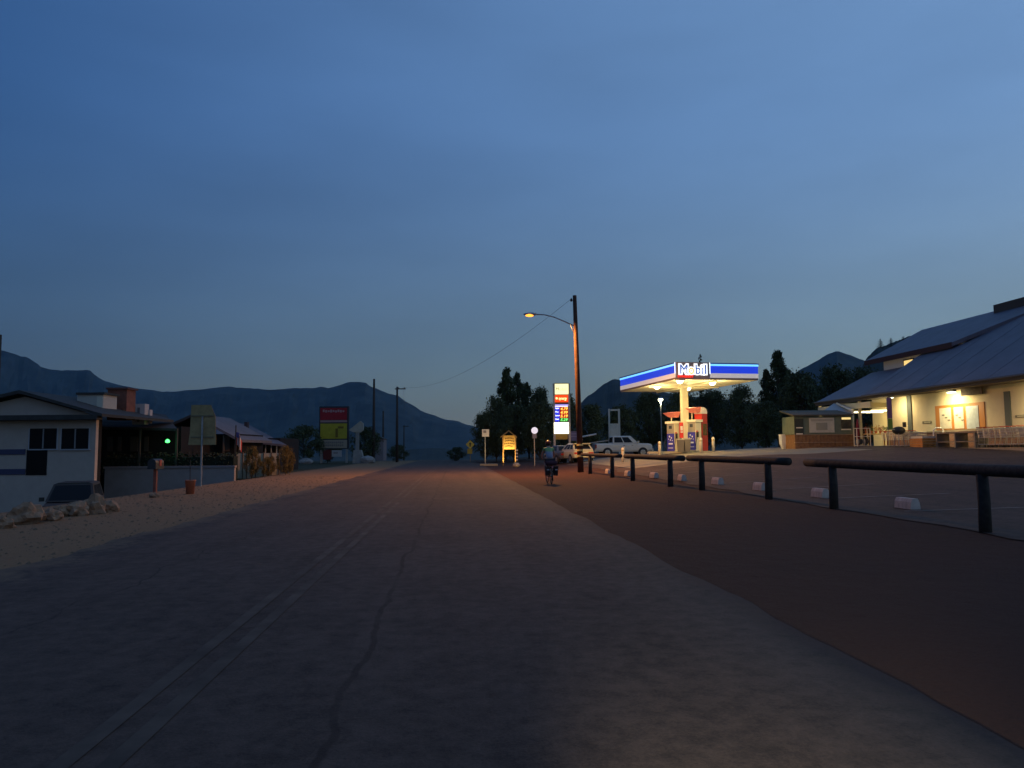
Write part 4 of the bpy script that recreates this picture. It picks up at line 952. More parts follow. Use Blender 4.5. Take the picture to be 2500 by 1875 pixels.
# ground-floor windows
wf = wallrect('window_frame', 2286, 986, 2406, 1048, orange, .05, .049)
glassp = M('papered_pane', (.66,.62,.48), .3, var=.12, vscale=5)
for i, (a, b) in enumerate(((2297,2325),(2332,2355.5),(2362,2392))):
    p = wallrect('pane', a, 996-2.5*i, b, 1046.5, glassp if i < 2 else M('papered_pane_blue', (.50,.58,.60), .3, var=.15, vscale=4), .07, .018, wf)
    if i < 2:
        for k in range(3):
            x = a+6+7*k-(2 if i else 0); wallrect('poster_mark', x, 1012+6*k, x+6, 1015+6*k, M('ink_grey', (.20,.19,.15), .6), .085, .012, p)
for a, b in ((2253,2275),(2480,2506)):
    w_ = wallrect('wall_plaque', a, 1028 if a < 2400 else 1013, b, 1034 if a < 2400 else 1019, M('plaque_dark', (.16,.15,.10), .6), .03, .028)
    wallrect('plaque_text', a+5, 1029.5 if a < 2400 else 1014.5, b-2, 1032.5 if a < 2400 else 1017.5, M('plaque_pale', (.5,.46,.3), .6), .045, .012, w_)
hs = wallrect('hanging_sign', 2356, 945, 2408, 964, M('sign_brown', (.085,.06,.045), .7, var=.5, vscale=5), .25, .06)
# wall light under the eave
P = onX(2322, 948, 27.75)
wl_ = MB().box(-.55, -.35, P.y-40-.3, P.y-40+.3, 3.14, 3.26).build('wall_light', M('fixture_dark', (.1,.1,.1), .5), st)
MB().box(-.53, -.37, P.y-40-.27, P.y-40+.27, 3.09, 3.139).build('lens', M('wall_lens', (1,.93,.7), .4, em=((1,.9,.55), 8)), wl_)
lamp('store_wall_light', 'SPOT', (-.93, P.y-40+.2, 2.75), 100, (1,.80,.40), st, .5, (0, math.radians(-50), 0), math.radians(160), .6)
for dy, e in ((-7.0, 110), (5.2, 45)):  # two extra fixtures, added to spread light along the wall
    added_fixture = MB().box(-.98, -.88, P.y-40+dy-.25, P.y-40+dy+.25, 3.18, 3.265).build('wall_light', mats['fixture_dark'], st)
    MB().box(-.965, -.895, P.y-40+dy-.22, P.y-40+dy+.22, 3.14, 3.179).build('lens', mats['wall_lens'], added_fixture)
    lamp('store_wall_light', 'SPOT', (-.93, P.y-40+dy, 2.85), e, (1,.80,.42), st, .5, (0, math.radians(-50), 0), math.radians(165), .6)
# covered porch at the far end
for (x, y) in ((-.85, 10.2), (-.85, 15.9)): MB().box(x-.08, x+.08, y-.08, y+.08, -.3, 3.2).build('porch_post', M('porch_post_cream', (.55,.5,.36), .7), st)
MB().box(-.9, 3.3, 10.0, 10.14, 2.75, 3.1).build('porch_beam', M('beam_cream', (.62,.58,.42), .7), st)
MB().box(-.95, -.80, 8.7, 16, 2.72, 3.1).build('porch_beam', mats['beam_cream'], st)
for y in (10.9, 13.3):
    tl = MB().box(.3, 2.6, y-.07, y+.07, 2.62, 2.70).build('tube_light', M('tube_fixture', (.7,.7,.6), .5), st)
    MB().box(.35, 2.55, y-.05, y+.05, 2.57, 2.619).build('tube', M('tube_lit', (1,.95,.7), .4, em=((1,.93,.6), 7)), tl)
    lamp('porch_light', 'POINT', (1.4, y, 2.35), 55, (1,.76,.34), st, .3)
# downpipe at the corner
a = loc(st, 2043, 985, 54)
dp = [onX(2043, 985, 27.05), onX(2060, 993, 27.0), onX(2079, 1001, 26.6), onX(2082, 1010, 26.45), onX(2084, 1094, 26.4)]
MB().tube([L_(p) for p in dp], .075, 8).build('downpipe', M('pipe_white', (.66,.62,.50), .5), st, True)

# kiosk in front of the porch
d = 50
ki = camroot('kiosk', 'low green kiosk with a brown boarded base and windows beside the store', 'kiosk', 2005, d)
kg = M('kiosk_green', (.13,.16,.11), .7, var=.15, vscale=3); kb = M('kiosk_board', (.20,.11,.05), .8, var=.3, vscale=6)
a, b = loc(ki, 1938, 1020, d), loc(ki, 2082, 1060, d); zt_ = loc(ki, 2005, 1016, d).z; zb_ = loc(ki, 2005, 1060, d).z
MB().box(a.x, b.x, a.y, a.y+2.2, zb_, zt_).build('wall', kg, ki)
nb = 0
for k in range(2):
    z0 = -.15+k*(zb_+.13)/2; z1 = z0+(zb_+.13)/2-.03
    n = 16
    for i in range(n):
        x0 = a.x+(b.x-a.x)*i/n; MB().box(x0+.006, x0+(b.x-a.x)/n-.006, a.y-.06+random.uniform(0,.012), a.y+.1, z0, z1).build('board', kb, ki)
    MB().box(a.x-.02, b.x, a.y-.08, a.y+.08, z1+.001, z1+.029).build('ledge', M('ledge_tan', (.38,.30,.19), .7), ki)
MB().box(a.x+.05, b.x-.02, a.y+.0, a.y+2.1, -.2, zb_-.01).build('base_core', kb, ki)
MB().hexa([(a.x-.1,a.y-.15,zt_),(b.x+.05,a.y-.15,zt_+.02),(b.x+.05,a.y+2.4,zt_+.42),(a.x-.1,a.y+2.4,zt_+.40)], [(a.x-.1,a.y-.15,zt_+.09),(b.x+.05,a.y-.15,zt_+.11),(b.x+.05,a.y+2.4,zt_+.5),(a.x-.1,a.y+2.4,zt_+.5)]).build('roof', M('kiosk_roof', (.07,.065,.045), .8), ki)
p = pbox(MB(), ki, 1976, 1020, 2037, 1056, d-.03, .028).build('menu_board', M('menu_white', (.48,.46,.36), .6, var=.12, vscale=3), ki)
pbox(MB(), ki, 1993, 1032, 2020, 1050, d-.045, .012).build('menu_print', M('menu_grey', (.27,.27,.21), .6), p); pbox(MB(), ki, 1980, 1023, 2033, 1028, d-.045, .012).build('menu_heading', M('menu_grey2', (.36,.35,.27), .6), p)
p = pbox(MB(), ki, 1940, 1022, 1962, 1061, d-.03, .028).build('cabinet_door', M('cabinet_dark', (.04,.045,.03), .5), ki)
for py in (1043, 1058): pbox(MB(), ki, 1944, py, 1960, py+2.6, d-.05, .018).build('shelf_edge', M('shelf_white', (.75,.7,.55), .5), p)
p = pbox(MB(), ki, 2054, 1018, 2078, 1050, d-.03, .028).build('serving_window', M('window_dark', (.03,.03,.028), .3), ki)
pbox(MB(), ki, 2055, 1019, 2077, 1024, d-.05, .018).build('window_light', M('window_lit_strip', (.8,.65,.3), .4, em=((1,.75,.28), .8)), p); pbox(MB(), ki, 2054, 1047, 2078, 1050, d-.06, .028).build('sill', mats['shelf_white'], p)
tp = MB(); q0, q1, q2, q3 = loc(ki, 1997, 1013, d+2.2), loc(ki, 2085, 1008, d+2.2), loc(ki, 2085, 984, d+4.5), loc(ki, 2035, 985, d+4.5)
awn = slab([q0, q1, q2, q3], .05).build('awning', M('awning_grey', (.34,.36,.38), .7), ki)

# goods on the porch
def good(nm, lab, cat, px, d, z=0, grp=None):
    r = camroot(nm, lab, cat, px, d, None, grp); r.location.z = max(r.location.z, ZS+.02)+z; return r
d = 48.6
r = good('bag_rack', 'white wire rack with grey bags behind the downpipe', 'rack', 2106, d)
for x in (-.42, .42):
    for y in (-.2, .2): MB().box(x-.02, x+.02, y-.02, y+.02, 0, 1.15).build('upright', M('rack_white', (.72,.68,.55), .5), r)
for z in (.05, .6, 1.12): MB().box(-.44, .44, -.22, .22, z, z+.03).build('shelf', mats['rack_white'], r)
for k in range(4):
    b_ = MB().blob((0,0,0), .1, k, .2, 2, (.95,1.4,1.9)).build('bag', M('bag_%d' % (k % 2), ((.36,.34,.28),(.06,.06,.06))[k % 2], .5), None, True)
    b_.parent = None; q = r.matrix_basis @ Vector((-.3+.2*k, 0, .30)); b_.location = q
    tag(b_, ('leftmost pale bag standing on the white rack','dark bag second from left on the white rack','pale bag third from left on the white rack','rightmost dark bag on the white rack')[k], 'bag', 'bags on the white rack')
r = good('folded_parasol', 'maroon folded cloth standing behind the white rack', 'cloth', 2096, d+.6)
MB().lathe([(.05,0),(.10,.1),(.13,.7),(.10,1.3),(.03,1.75)], 10).build('cloth', M('cloth_maroon', (.16,.02,.03), .8), r, True)
r = good('plant_table', 'yellow lit timber table with potted plants on the porch', 'table', 2140, d+1.5)
MB().box(-.75,.75,-.35,.35,.74,.82).build('table_top', M('table_tan', (.5,.36,.15), .7), r)
for x in (-.68,.68):
    for y in (-.3,.3): MB().box(x-.04,x+.04,y-.04,y+.04,0,.74).build('leg', mats['table_tan'], r)
for k in range(5):
    px = 2122+9*k; q = r.matrix_basis @ Vector((-.6+.3*k, 0, .82))
    pt = thing('potted_plant', ('leftmost','second','middle','fourth','rightmost')[k]+' potted plant on the yellow lit table'+('' if k in (0,2,4) else ', counted from the left'), 'plant', q, 0, 'potted plants on the table')
    MB().lathe([(.07,0),(.10,.16),(.095,.17)], 10).build('pot', M('pot_terracotta', (.42,.14,.06), .8), pt)
    fo = MB()
    for _ in range(60): leaf(fo, Vector((random.gauss(0,.09), random.gauss(0,.09), .30+random.gauss(0,.10))), .05)
    fo.build('foliage', M('plant_leaf_%d' % (k % 3), ((.35,.10,.03),(.12,.16,.04),(.55,.30,.05))[k % 3], .7), pt)
r = good('feather_banner', 'tall purple and green banner at the end of the store wall', 'banner', 2170, 46.5)
MB().tube([(0,0,0),(0,0,3.0)], .02, 6).build('pole', steel, r)
MB().box(.02,.30,-.01,.01,1.7,2.95).build('purple_cloth', M('banner_purple', (.16,.09,.22), .8), r); MB().box(.02,.30,-.01,.01,1.0,1.69).build('green_cloth', M('banner_green', (.14,.26,.06), .8), r)
r = good('barbecue', 'dark kettle barbecue by the left end of the cream wall', 'barbecue', 2196, 45.6)
MB().blob((0,0,.95), .32, 2, .02, 2, (1.2,1,.8)).build('kettle', M('bbq_black', (.05,.045,.04), .4), r, True)
for a_ in (0, 2.1, 4.2): MB().tube([(math.cos(a_)*.2,math.sin(a_)*.2,.8),(math.cos(a_)*.34,math.sin(a_)*.34,0)], .018, 6).build('leg', steel, r)
MB().box(-.5,-.3,-.15,.15,1.0,1.03).build('side_shelf', steel, r); MB().box(.30,.42,-.1,.1,1.15,1.45).build('chimney_vent', mats['bbq_black'], r)
# shopping carts
def cart_proto():
    r = thing('shopping_cart', 'cart', 'shopping cart')
    wire = M('cart_wire', (.50,.49,.47), .35, .6)
    b = MB()
    T = lambda t: ((-.27-.03*t, -.45-.08*t), (.27+.03*t, .42+.05*t))
    for t, z in ((0,.50),(.33,.62),(.66,.76),(1,.94)):
        (x0,y0),(x1,y1) = T(t); b.tube([(x0,y0,z),(x1,y0,z),(x1,y1,z),(x0,y1,z),(x0,y0,z)], .011, 4)
    for k in range(9):
        u = k/8
        for s in (0, 1):
            (x0,y0),(x1,y1) = T(0); (X0,Y0_),(X1,Y1_) = T(1)
            xa, xb = (x0, X0) if s == 0 else (x1, X1); b.tube([(xa,y0+(y1-y0)*u,.5),(xb,Y0_+(Y1_-Y0_)*u,.94)], .008, 3)
        if k < 7:
            v = k/6; b.tube([(x0+(x1-x0)*v,y0,.5),(X0+(X1-X0)*v,Y0_,.94)], .008, 3); b.tube([(x0+(x1-x0)*v,y1,.5),(X0+(X1-X0)*v,Y1_,.94)], .008, 3); b.tube([(x0+(x1-x0)*v,y0,.5),(x0+(x1-x0)*v,y1,.5)], .007, 3)
    b.build('basket', wire, r)
    MB().tube([(-.29,-.55,1.02),(.29,-.55,1.02)], .022, 8).build('handle', M('cart_handle', (.35,.05,.04), .5), r)
    MB().tube([(-.27,-.55,1.02),(-.27,-.42,.5),(-.26,-.48,.16),(-.2,.42,.16)], .016, 5).tube([(.27,-.55,1.02),(.27,-.42,.5),(.26,-.48,.16),(.2,.42,.16)], .016, 5).tube([(-.2,.42,.16),(.2,.42,.16)], .014, 5).build('chassis', wire, r)
    for x, y in ((-.25,-.46),(.25,-.46),(-.2,.4),(.2,.4)): MB().lathe([(.02,-.02),(.065,-.02),(.065,.02),(.02,.02)], 12, (x,y,.067), 'x').build('wheel', blackp, r)
    return r
cp = cart_proto()
rows = [(2176, 2240, 6, 26.95, 'beside the white hoop cart'), (2416, 2520, 8, 26.9, 'at the right edge of the picture')]
first = True; words = ['first','second','third','fourth','fifth','sixth','seventh','eighth']
for a_, b_, n, X, where in rows:
    ya, yb = onX(a_, 1075, X).y, onX(b_, 1075, X).y
    for i in range(n):
        c_ = cp if first else copy_tree(cp); first = False
        y = ya+(yb-ya)*i/(n-1); c_.location = (X+random.uniform(-.03,.03), y, ZS+.025); c_.rotation_euler = (0,0,math.radians(180+random.uniform(-3,3)))
        tag(c_, words[i]+' from left of the wire carts nested '+where, 'shopping cart', 'nested shopping carts along the store')
P = onX(2252, 1085, 26.9)
r = thing('hoop_cart', 'flat cart with a white hoop handle between carts and windows', 'cart', (26.9, P.y, ZS+.02), math.pi)
MB().box(-.3,.3,-.1,1.5,.18,.25).build('deck', M('deck_steel', (.3,.28,.25), .6), r)
MB().tube([(-.28,1.5,.2),(-.28,1.55,1.0),(-.15,1.55,1.12),(.15,1.55,1.12),(.28,1.55,1.0),(.28,1.5,.2)], .04, 8).build('hoop_handle', whitep, r, True)
for x in (-.25,.25):
    for y in (.1,1.3): MB().lathe([(.02,-.03),(.09,-.03),(.09,.03),(.02,.03)], 12, (x,y,.095), 'x').build('wheel', blackp, r)
P = onX(2272, 1085, 26.9)
r = thing('orange_crate', 'orange crate standing on the ground left of the grey bench', 'crate', (26.3, P.y-.3, ZS+.0), 0)
for k in range(4): MB().box(-.45,.45,-.6,.6,.02+.14*k,.14+.14*k).build('slat', M('crate_orange', (.48,.20,.05), .7, var=.2), r)
MB().box(-.4,.4,-.55,.55,.57,.68).build('white_cover', M('cover_white', (.65,.6,.5), .6), r)
a_, b_ = onX(2296, 1080, 27.0), onX(2402, 1080, 27.0)
r = thing('timber_bench', 'long grey timber bench with a lower shelf under the orange windows', 'bench', (27.0, (a_.y+b_.y)/2, ZS+.02), 0); hl = abs(a_.y-b_.y)/2
for k in range(4): MB().box(-.38+.19*k,-.205+.19*k,-hl,hl,.78,.84).build('plank', M('bench_grey', (.26,.23,.18), .85, var=.25, vscale=4), r)
for k in range(3): MB().box(-.34+.19*k,-.165+.19*k,-hl+.05,hl-.05,.30,.35).build('shelf_plank', mats['bench_grey'], r)
for y in (-hl+.2, 0, hl-.2): MB().box(-.36,.36,y-.06,y+.06,0,.779).build('leg', mats['bench_grey'], r)

# ================================================================== LEFT SIDE: HOUSE, WALL, YARD
hw_ = M('house_white', (.40,.325,.28), .85, var=.08, vscale=1.5, bump=.1); droof = M('house_roof_dark', (.045,.042,.04), .85, var=.3, vscale=3); winm = M('window_black', (.008,.008,.009), .3, spec=.12)
d = 38
ho = camroot('white_house', 'white gabled house with two dark double windows at the left edge', 'house', 120, d)
def hb_(nm, r4, dd, th, mat, par=None, bottom=None): return pbox(MB(), ho, *r4, dd, th, bottom).build(nm, mat, par or ho)
B0 = -.6
hb_('wall', (-260, 1022, 231, 1250), d, .25, hw_, None, B0)
hb_('side_wall', (214, 1022, 230, 1250), d+.26, .6, M('house_siding_shaded', (.012,.009,.008), .9, var=.2, vscale=3), None, B0)  # near-black colour carries the shade of the recess
for a_, b_ in ((72,138),(150,216)):
    w = hb_('window', (a_, 1046, b_, 1096), d-.02, .018, winm)
    m_ = (a_+b_)/2
    hb_('mullion', (m_-1.5, 1047, m_+1.5, 1095), d-.04, .018, M('mullion_grey', (.22,.22,.23), .7), w)
    hb_('sill', (a_-3, 1096.3, b_+3, 1099), d-.08, .078, M('house_sill', (.36,.36,.39), .8), w)
    for e, f in ((a_-2.5, a_-.3), (b_+.3, b_+2.5)): hb_('jamb', (e, 1045, f, 1096), d-.035, .033, mats['house_sill'], w)
hb_('dark_window', (64, 1098, 114, 1160), d-.03, .028, winm)
for y0, y1 in ((1098,1111),(1146,1160)): hb_('trim_band', (-260, y0, 61, y1), d-.04, .038, M('trim_navy', (.05,.05,.10), .7))
# gable with pediment and pent roof
a, b, c = loc(ho, -150, 1016, d), loc(ho, 238, 1016, d), loc(ho, 62, 968, d)
MB().prism([(a.x,a.z),(b.x,b.z),(c.x,c.z)], a.y-.02, a.y+.2).build('pediment', hw_, ho)
e0, e1 = loc(ho, -190, 1020, d), loc(ho, 262, 1018, d); cc = loc(ho, 62, 962, d)
for p in (e0, e1):
    nx = [(p.x,p.z),(cc.x,cc.z),(cc.x,cc.z+.16),(p.x,p.z+.14)]
    if p is e0: nx = nx[::-1]
    MB().prism(nx, a.y-.5, a.y+7.5).build('roof', droof, ho)
hb_('pent_roof', (-260, 1014, 236, 1026), d-.55, .53, droof)
# rear wing, its shade put into a near-black wall colour
w2 = 45
hb_('rear_wall', (200, 1042, 440, 1250), w2, 5, M('house_brown_shaded', (.010,.008,.008), .9, var=.2, vscale=2), None, B0)
a, b = loc(ho, 150, 1040, w2-1.2), loc(ho, 432, 1046, w2-1.2); c0, c1 = loc(ho, 150, 985, w2+3), loc(ho, 405, 1012, w2+3)
slab([a, b, c1, c0], .14).build('rear_roof', droof, ho)
for i, (x0, x1) in enumerate(((262,275),(287,296),(318,336),(352,362))):
    p = hb_('rear_window', (x0, 1066, x1, 1102), w2-.03, .028, M('rear_glass', (.05,.045,.045), .3))
for px in (243, 340, 430): hb_('porch_post', (px-2, 1046, px+2, 1130), w2-1.0, .12, M('porch_dark', (.06,.05,.045), .9), None, B0)
# roof pieces
ch = pbox(MB(), ho, 262, 950, 309, 1025, 42.5, 1.0).build('chimney', M('chimney_brick', (.20,.075,.05), .9, var=.3, vscale=5), ho)
pbox(MB(), ho, 259, 946, 312, 950.5, 42.4, 1.2).build('chimney_cap', M('cap_brick', (.13,.055,.045), .9), ch)
dm = pbox(MB(), ho, 188, 963, 252, 1004, 40.5, 1.4).build('dormer', M('dormer_white', (.42,.38,.33), .8), ho)
pbox(MB(), ho, 185, 958, 255, 963, 40.4, 1.6).build('dormer_roof', droof, dm); pbox(MB(), ho, 236, 966, 251, 998, 40.48, .018).build('dormer_panel', M('dormer_cream', (.55,.5,.4), .8), dm)
vt = pbox(MB(), ho, 323, 986, 353, 1036, 43.6, .5).build('roof_vent', M('vent_white', (.42,.38,.37), .7), ho)
pbox(MB(), ho, 335, 995, 341, 1030, 43.58, .018).build('vent_slot', M('vent_slot_dark', (.12,.12,.13), .7), vt)
pbox(MB(), ho, 357, 1000, 366, 1034, 44, .3).build('vent_pipe', mats['vent_white'], ho)
# low dark lodge with the green light
d = 50
lo_ = camroot('porch_lodge', 'low dark lodge with a green light behind the white wall', 'building', 490, d)
def lb_(nm, r4, dd, th, mat, par=None, bottom=None): return pbox(MB(), lo_, *r4, dd, th, bottom).build(nm, mat, par or lo_)
lb_('wall', (385, 1060, 580, 1250), d, 5, mats['house_brown_shaded'], None, -.5)
a, b, c = loc(lo_, 380, 1052, d-1.2), loc(lo_, 466, 1020, d-1.2), loc(lo_, 470, 1012, d-1.2); e = loc(lo_, 586, 1075, d-1.2)
MB().prism([(a.x,a.z-.12),(c.x,c.z-.12),(c.x,c.z+.05),(a.x,a.z+.05)], a.y, a.y+6.5).build('roof', droof, lo_)
MB().prism([(c.x,c.z-.12),(e.x,e.z-.12),(e.x,e.z+.05),(c.x,c.z+.05)], a.y, a.y+6.5).build('roof', M('lodge_roof_grey', (.11,.105,.12), .8, var=.2, vscale=2), lo_)
for px in (392, 433, 468, 505, 545, 574): lb_('porch_post', (px-1.6, 1062, px+1.6, 1130), d-1.0, .1, M('porch_post_brown', (.10,.075,.06), .9), None, -.4)
for x0, x1, mt in ((414,424,(.09,.06,.05)),(428,445,(.11,.10,.09)),(452,466,(.16,.09,.03)),(500,512,(.12,.12,.11)),(545,560,(.09,.06,.05))): lb_('porch_window', (x0, 1064, x1, 1102), d-.03, .028, M('pw%d' % x0, mt, .6))
fx = lb_('finial', (401, 1018, 407, 1040), d-1.4, .1, M('finial_pale', (.42,.38,.28), .7))
g = loc(lo_, 409, 1078, d-1.35)
gl = MB().lathe([(.03,0),(.09,.03),(.11,.12),(.06,.22),(.02,.26)], 12).build('porch_lantern', M('green_lit', (.1,.9,.2), .3, em=((.06,1,.12), 5))); gl.scale = (1.15,1.15,.8)
gl.location = at(409, 1081, 43.6); tag(gl, 'small bright green light hanging at the dark lodge porch', 'light')
lamp('green_porch_light', 'POINT', (0,0,-.15), .5, (.1,1,.2), gl, .08)
# hedge and white garden wall below the lodge
d = 43
hg = camroot('hedge', 'dark clipped hedge behind the white garden wall', 'hedge', 410, d+1.2)
hm = MB(); a, b = loc(hg, 250, 1108, d+1.2), loc(hg, 572, 1108, d+1.2)
for _ in range(5200): leaf(hm, Vector((random.uniform(a.x,b.x), random.uniform(-.5,.5), random.uniform(.1,1)*(a.z+random.uniform(-.15,.08)))), .09)
hm.build('foliage', leafm[2], hg)
hi = MB(); n_ = 24
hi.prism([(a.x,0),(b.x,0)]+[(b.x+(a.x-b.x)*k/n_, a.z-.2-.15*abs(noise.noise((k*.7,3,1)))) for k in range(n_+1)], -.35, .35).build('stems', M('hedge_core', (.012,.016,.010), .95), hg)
gw = camroot('garden_wall', 'long low white rendered wall beside the gravel shoulder', 'wall', 412, d)
pbox(MB(), gw, 254, 1142, 571, 1250, d, .25, -.6).build('wall_body', M('wall_render', (.28,.235,.225), .9, var=.12, vscale=1.5), gw)
pbox(MB(), gw, 252, 1138, 573, 1143, d-.05, .35).build('coping', M('wall_coping', (.24,.20,.20), .9), gw)
# parked SUV below the house
P = base(180, 32); P.z = h(P.x, P.y)
sv_, w_ = vehicle('parked_suv', 'dark grey sport utility vehicle parked behind the boulders', P, CAMZ+math.radians(202), M('suv_grey', (.035,.032,.030), .6, spec=.25),
    [(-2.3,.84,.5,1.08),(-2.2,.92,.42,1.12),(-1.0,.95,.4,1.12),(.9,.95,.4,1.1),(1.3,.94,.42,1.06),(2.1,.9,.48,1.0),(2.32,.8,.55,.88)],
    (-2.1,1.3,-1.9,.55,1.1,1.78,.88,.70), (-1.4,1.45), .37, [(.06,.3),(.33,.58),(.61,.88)], 'car')
for s in (-1, 1): MB().box(s*.55,s*.82,2.22,2.34,.7,.88).build('headlight', mats['lamp_clear'], sv_); MB().box(s*.95,s*1.12,.95,1.08,1.12,1.28).build('mirror', mats['suv_grey'], sv_)
# boulders
rockm = M('boulder_tan', (.27,.155,.095), .95, var=.35, vscale=4, bump=.6, bscale=8)
for i, (px, py, w, lab) in enumerate(((3,1291,44,'small tan boulder cut by the left edge'),(50,1281,80,'broad tan boulder, second from the left edge'),(121,1272,46,'low tan boulder in front of the parked vehicle'),(145,1262,34,'upright grey boulder behind the low tan one'),(184,1260,58,'tan boulder left of the tallest one'),(222,1256,54,'tallest boulder, rounded and pinkish'),(258,1251,46,'tan boulder at the right end of the row'),(374,1215,22,'small rock at the foot of the mailbox'))):
    P = hit(px, py); D_ = proj(P)[2]; R_ = w/2/F*D_
    o = MB().blob((0,0,0), R_, i+3, .45, 3, (1.05,.9,.8 if i not in (3,5) else 1.15)).build('boulder', rockm); o.location = P+Vector((0,R_*.5,R_*.42)); o.rotation_euler = (0,0,i*1.3)
    tag(o, lab, 'boulder', 'boulders along the gravel shoulder')
# mailbox
P = hit(378, 1209); D_ = proj(P)[2]
r = thing('mailbox', 'dark mailbox on a reddish wooden post on the shoulder', 'mailbox', P, CAMZ)
zt_ = loc(r, 375, 1145, D_).z
MB().box(-.05,.05,-.05,.05,-.1,zt_).build('post', M('post_red', (.22,.07,.05), .8, var=.3), r)
mbx = [(-.14,zt_),(.14,zt_),(.14,zt_+.2)]+[(.14*math.cos(t*.31),zt_+.2+.14*math.sin(t*.31)) for t in range(1,10)]+[(-.14,zt_+.2)]
MB().prism(mbx, -.3, .3).build('box', M('mailbox_dark', (.03,.03,.035), .5), r); MB().box(.14,.155,-.05,.1,zt_+.1,zt_+.3).build('flag', M('post_red2', (.35,.05,.04), .6), r)
# orange bucket with stake
P = hit(464, 1206); r = thing('orange_bucket', 'orange bucket on the gravel near the white wall', 'bucket', P)
MB().lathe([(.13,0),(.17,.44),(.185,.45),(.185,.48),(.16,.48),(.15,.40),(.12,.05)], 16).build('bucket_body', M('bucket_orange', (.42,.13,.07), .6, var=.2), r, True)
MB().tube([(-.16,0,.44),(-.1,-.02,.30),(.1,-.02,.30),(.16,0,.44)], .008, 5).build('handle', steel, r)
sk = MB().tube([(.0,0,.05),(-.03,.02,1.15)], .014, 6).build('marker_stake', darkm); sk.location = P; tag(sk, 'thin dark stake standing in the orange bucket', 'stake')
# back of a road sign
P = hit(491, 1187); D_ = proj(P)[2]
r = thing('road_sign', 'back of a tall olive road sign on a thin steel post', 'sign', P, CAMZ+math.radians(6))
zt_ = loc(r, 491, 988, D_).z; zb_ = loc(r, 491, 1086, D_).z; wd = 33/F*D_
MB().box(-.03,.03,-.08,-.02,-.2,zt_-.5).build('post', steel, r)
pn = MB().prism([(-wd,zb_),(wd,zb_),(wd*.92,zt_-.5),(wd*.55,zt_),(-wd*.85,zt_),(-wd*.9,zb_+.5)], -.015, .005).build('panel', M('panel_olive', (.25,.20,.10), .7, var=.25, vscale=3), r)
for z in (zb_+.3, zt_-.5): MB().box(-wd*.8,wd*.8,-.05,-.016,z,z+.05).build('stiffener', M('stiff_olive', (.13,.12,.08), .6), pn)
# cream fence lit by the lamp, with flag
d = 48
r = camroot('panel_fence', 'cream panel fence behind the lamplit shrubs, lit by the street lamp', 'fence', 628, d)
edges = (576, 592, 602, 624, 643, 662, 681)
for a_, b_ in zip(edges, edges[1:]): pbox(MB(), r, a_+.8, 1107, b_-.8, 1175, d+random.uniform(0,.05), .05, -.1).build('panel', M('fence_cream', (.50,.40,.27), .85, var=.15, vscale=2), r)
for px in edges: pbox(MB(), r, px-.8, 1104, px+.8, 1178, d-.03, .12, -.1).build('post', M('fence_post_brown', (.10,.065,.045), .9), r)
d = 46; r = camroot('flagpole', 'dark flagpole at the left end of the cream fence', 'flagpole', 573, d)
MB().tube([(0,0,0),(0,0,loc(r, 573, 1038, d).z)], [.05,.035], 8).build('pole', darkm, r)
zt_ = loc(r, 576, 1055, d).z
fl = thing('flag', 'small limp red and white striped flag on the flagpole', 'flag', r.location.copy(), CAMZ)
for k in range(7):
    x0, x1 = .05+.045*k, .05+.045*(k+1); dz0 = .035*k*k*.35
    MB().hexa([(x0,-.01+.05*math.sin(k),zt_-.75-dz0),(x1,-.01+.05*math.sin(k+1),zt_-.78-dz0),(x1,.01+.05*math.sin(k+1),zt_-.78-dz0),(x0,.01+.05*math.sin(k),zt_-.75-dz0)], [(x0,-.01+.05*math.sin(k),zt_-dz0),(x1,-.01+.05*math.sin(k+1),zt_-.1-dz0),(x1,.01+.05*math.sin(k+1),zt_-.1-dz0),(x0,.01+.05*math.sin(k),zt_-dz0)]).build('stripe', M('flag_red' if k % 2 == 0 else 'flag_white', (.45,.06,.05) if k % 2 == 0 else (.6,.5,.47), .8), fl)
MB().hexa([(.04,-.022,zt_-.3),(.2,-.022,zt_-.36),(.2,.06,zt_-.36),(.04,.06,zt_-.3)], [(.04,-.022,zt_+.01),(.2,-.022,zt_-.04),(.2,.06,zt_-.04),(.04,.06,zt_+.01)]).build('canton', M('flag_blue', (.05,.06,.2), .8), fl)
# bungalow behind the fence
d = 58
bu = camroot('bungalow', 'grey roofed bungalow with white porch posts behind the cream fence', 'house', 620, d)
pbox(MB(), bu, 545, 1070, 684, 1160, d, 5, mats['house_brown_shaded'] and -.3).build('wall', mats['house_brown_shaded'], bu)
q = [loc(bu, 530, 1068, d-1), loc(bu, 700, 1086, d-1), loc(bu, 606, 1036, d+3.5), loc(bu, 528, 1024, d+3.5)]
slab(q, .15).build('roof', M('bungalow_roof', (.12,.11,.125), .8, var=.2, vscale=2), bu)
pbox(MB(), bu, 596, 1030, 604, 1046, d+1.5, .4).build('chimney', M('dark_brick', (.05,.04,.045), .9), bu)
pbox(MB(), bu, 545, 1047, 566, 1056, d+.6, .12).build('skylight', M('skylight_grey', (.30,.29,.30), .4), bu)
for px in (632, 648, 662, 675): pbox(MB(), bu, px-1, 1082, px+1, 1110, d-.6, .08).build('porch_post', M('post_pale', (.40,.37,.34), .8), bu)
pbox(MB(), bu, 628, 1106, 684, 1109, d-.6, .08).build('rail', mats['post_pale'], bu)
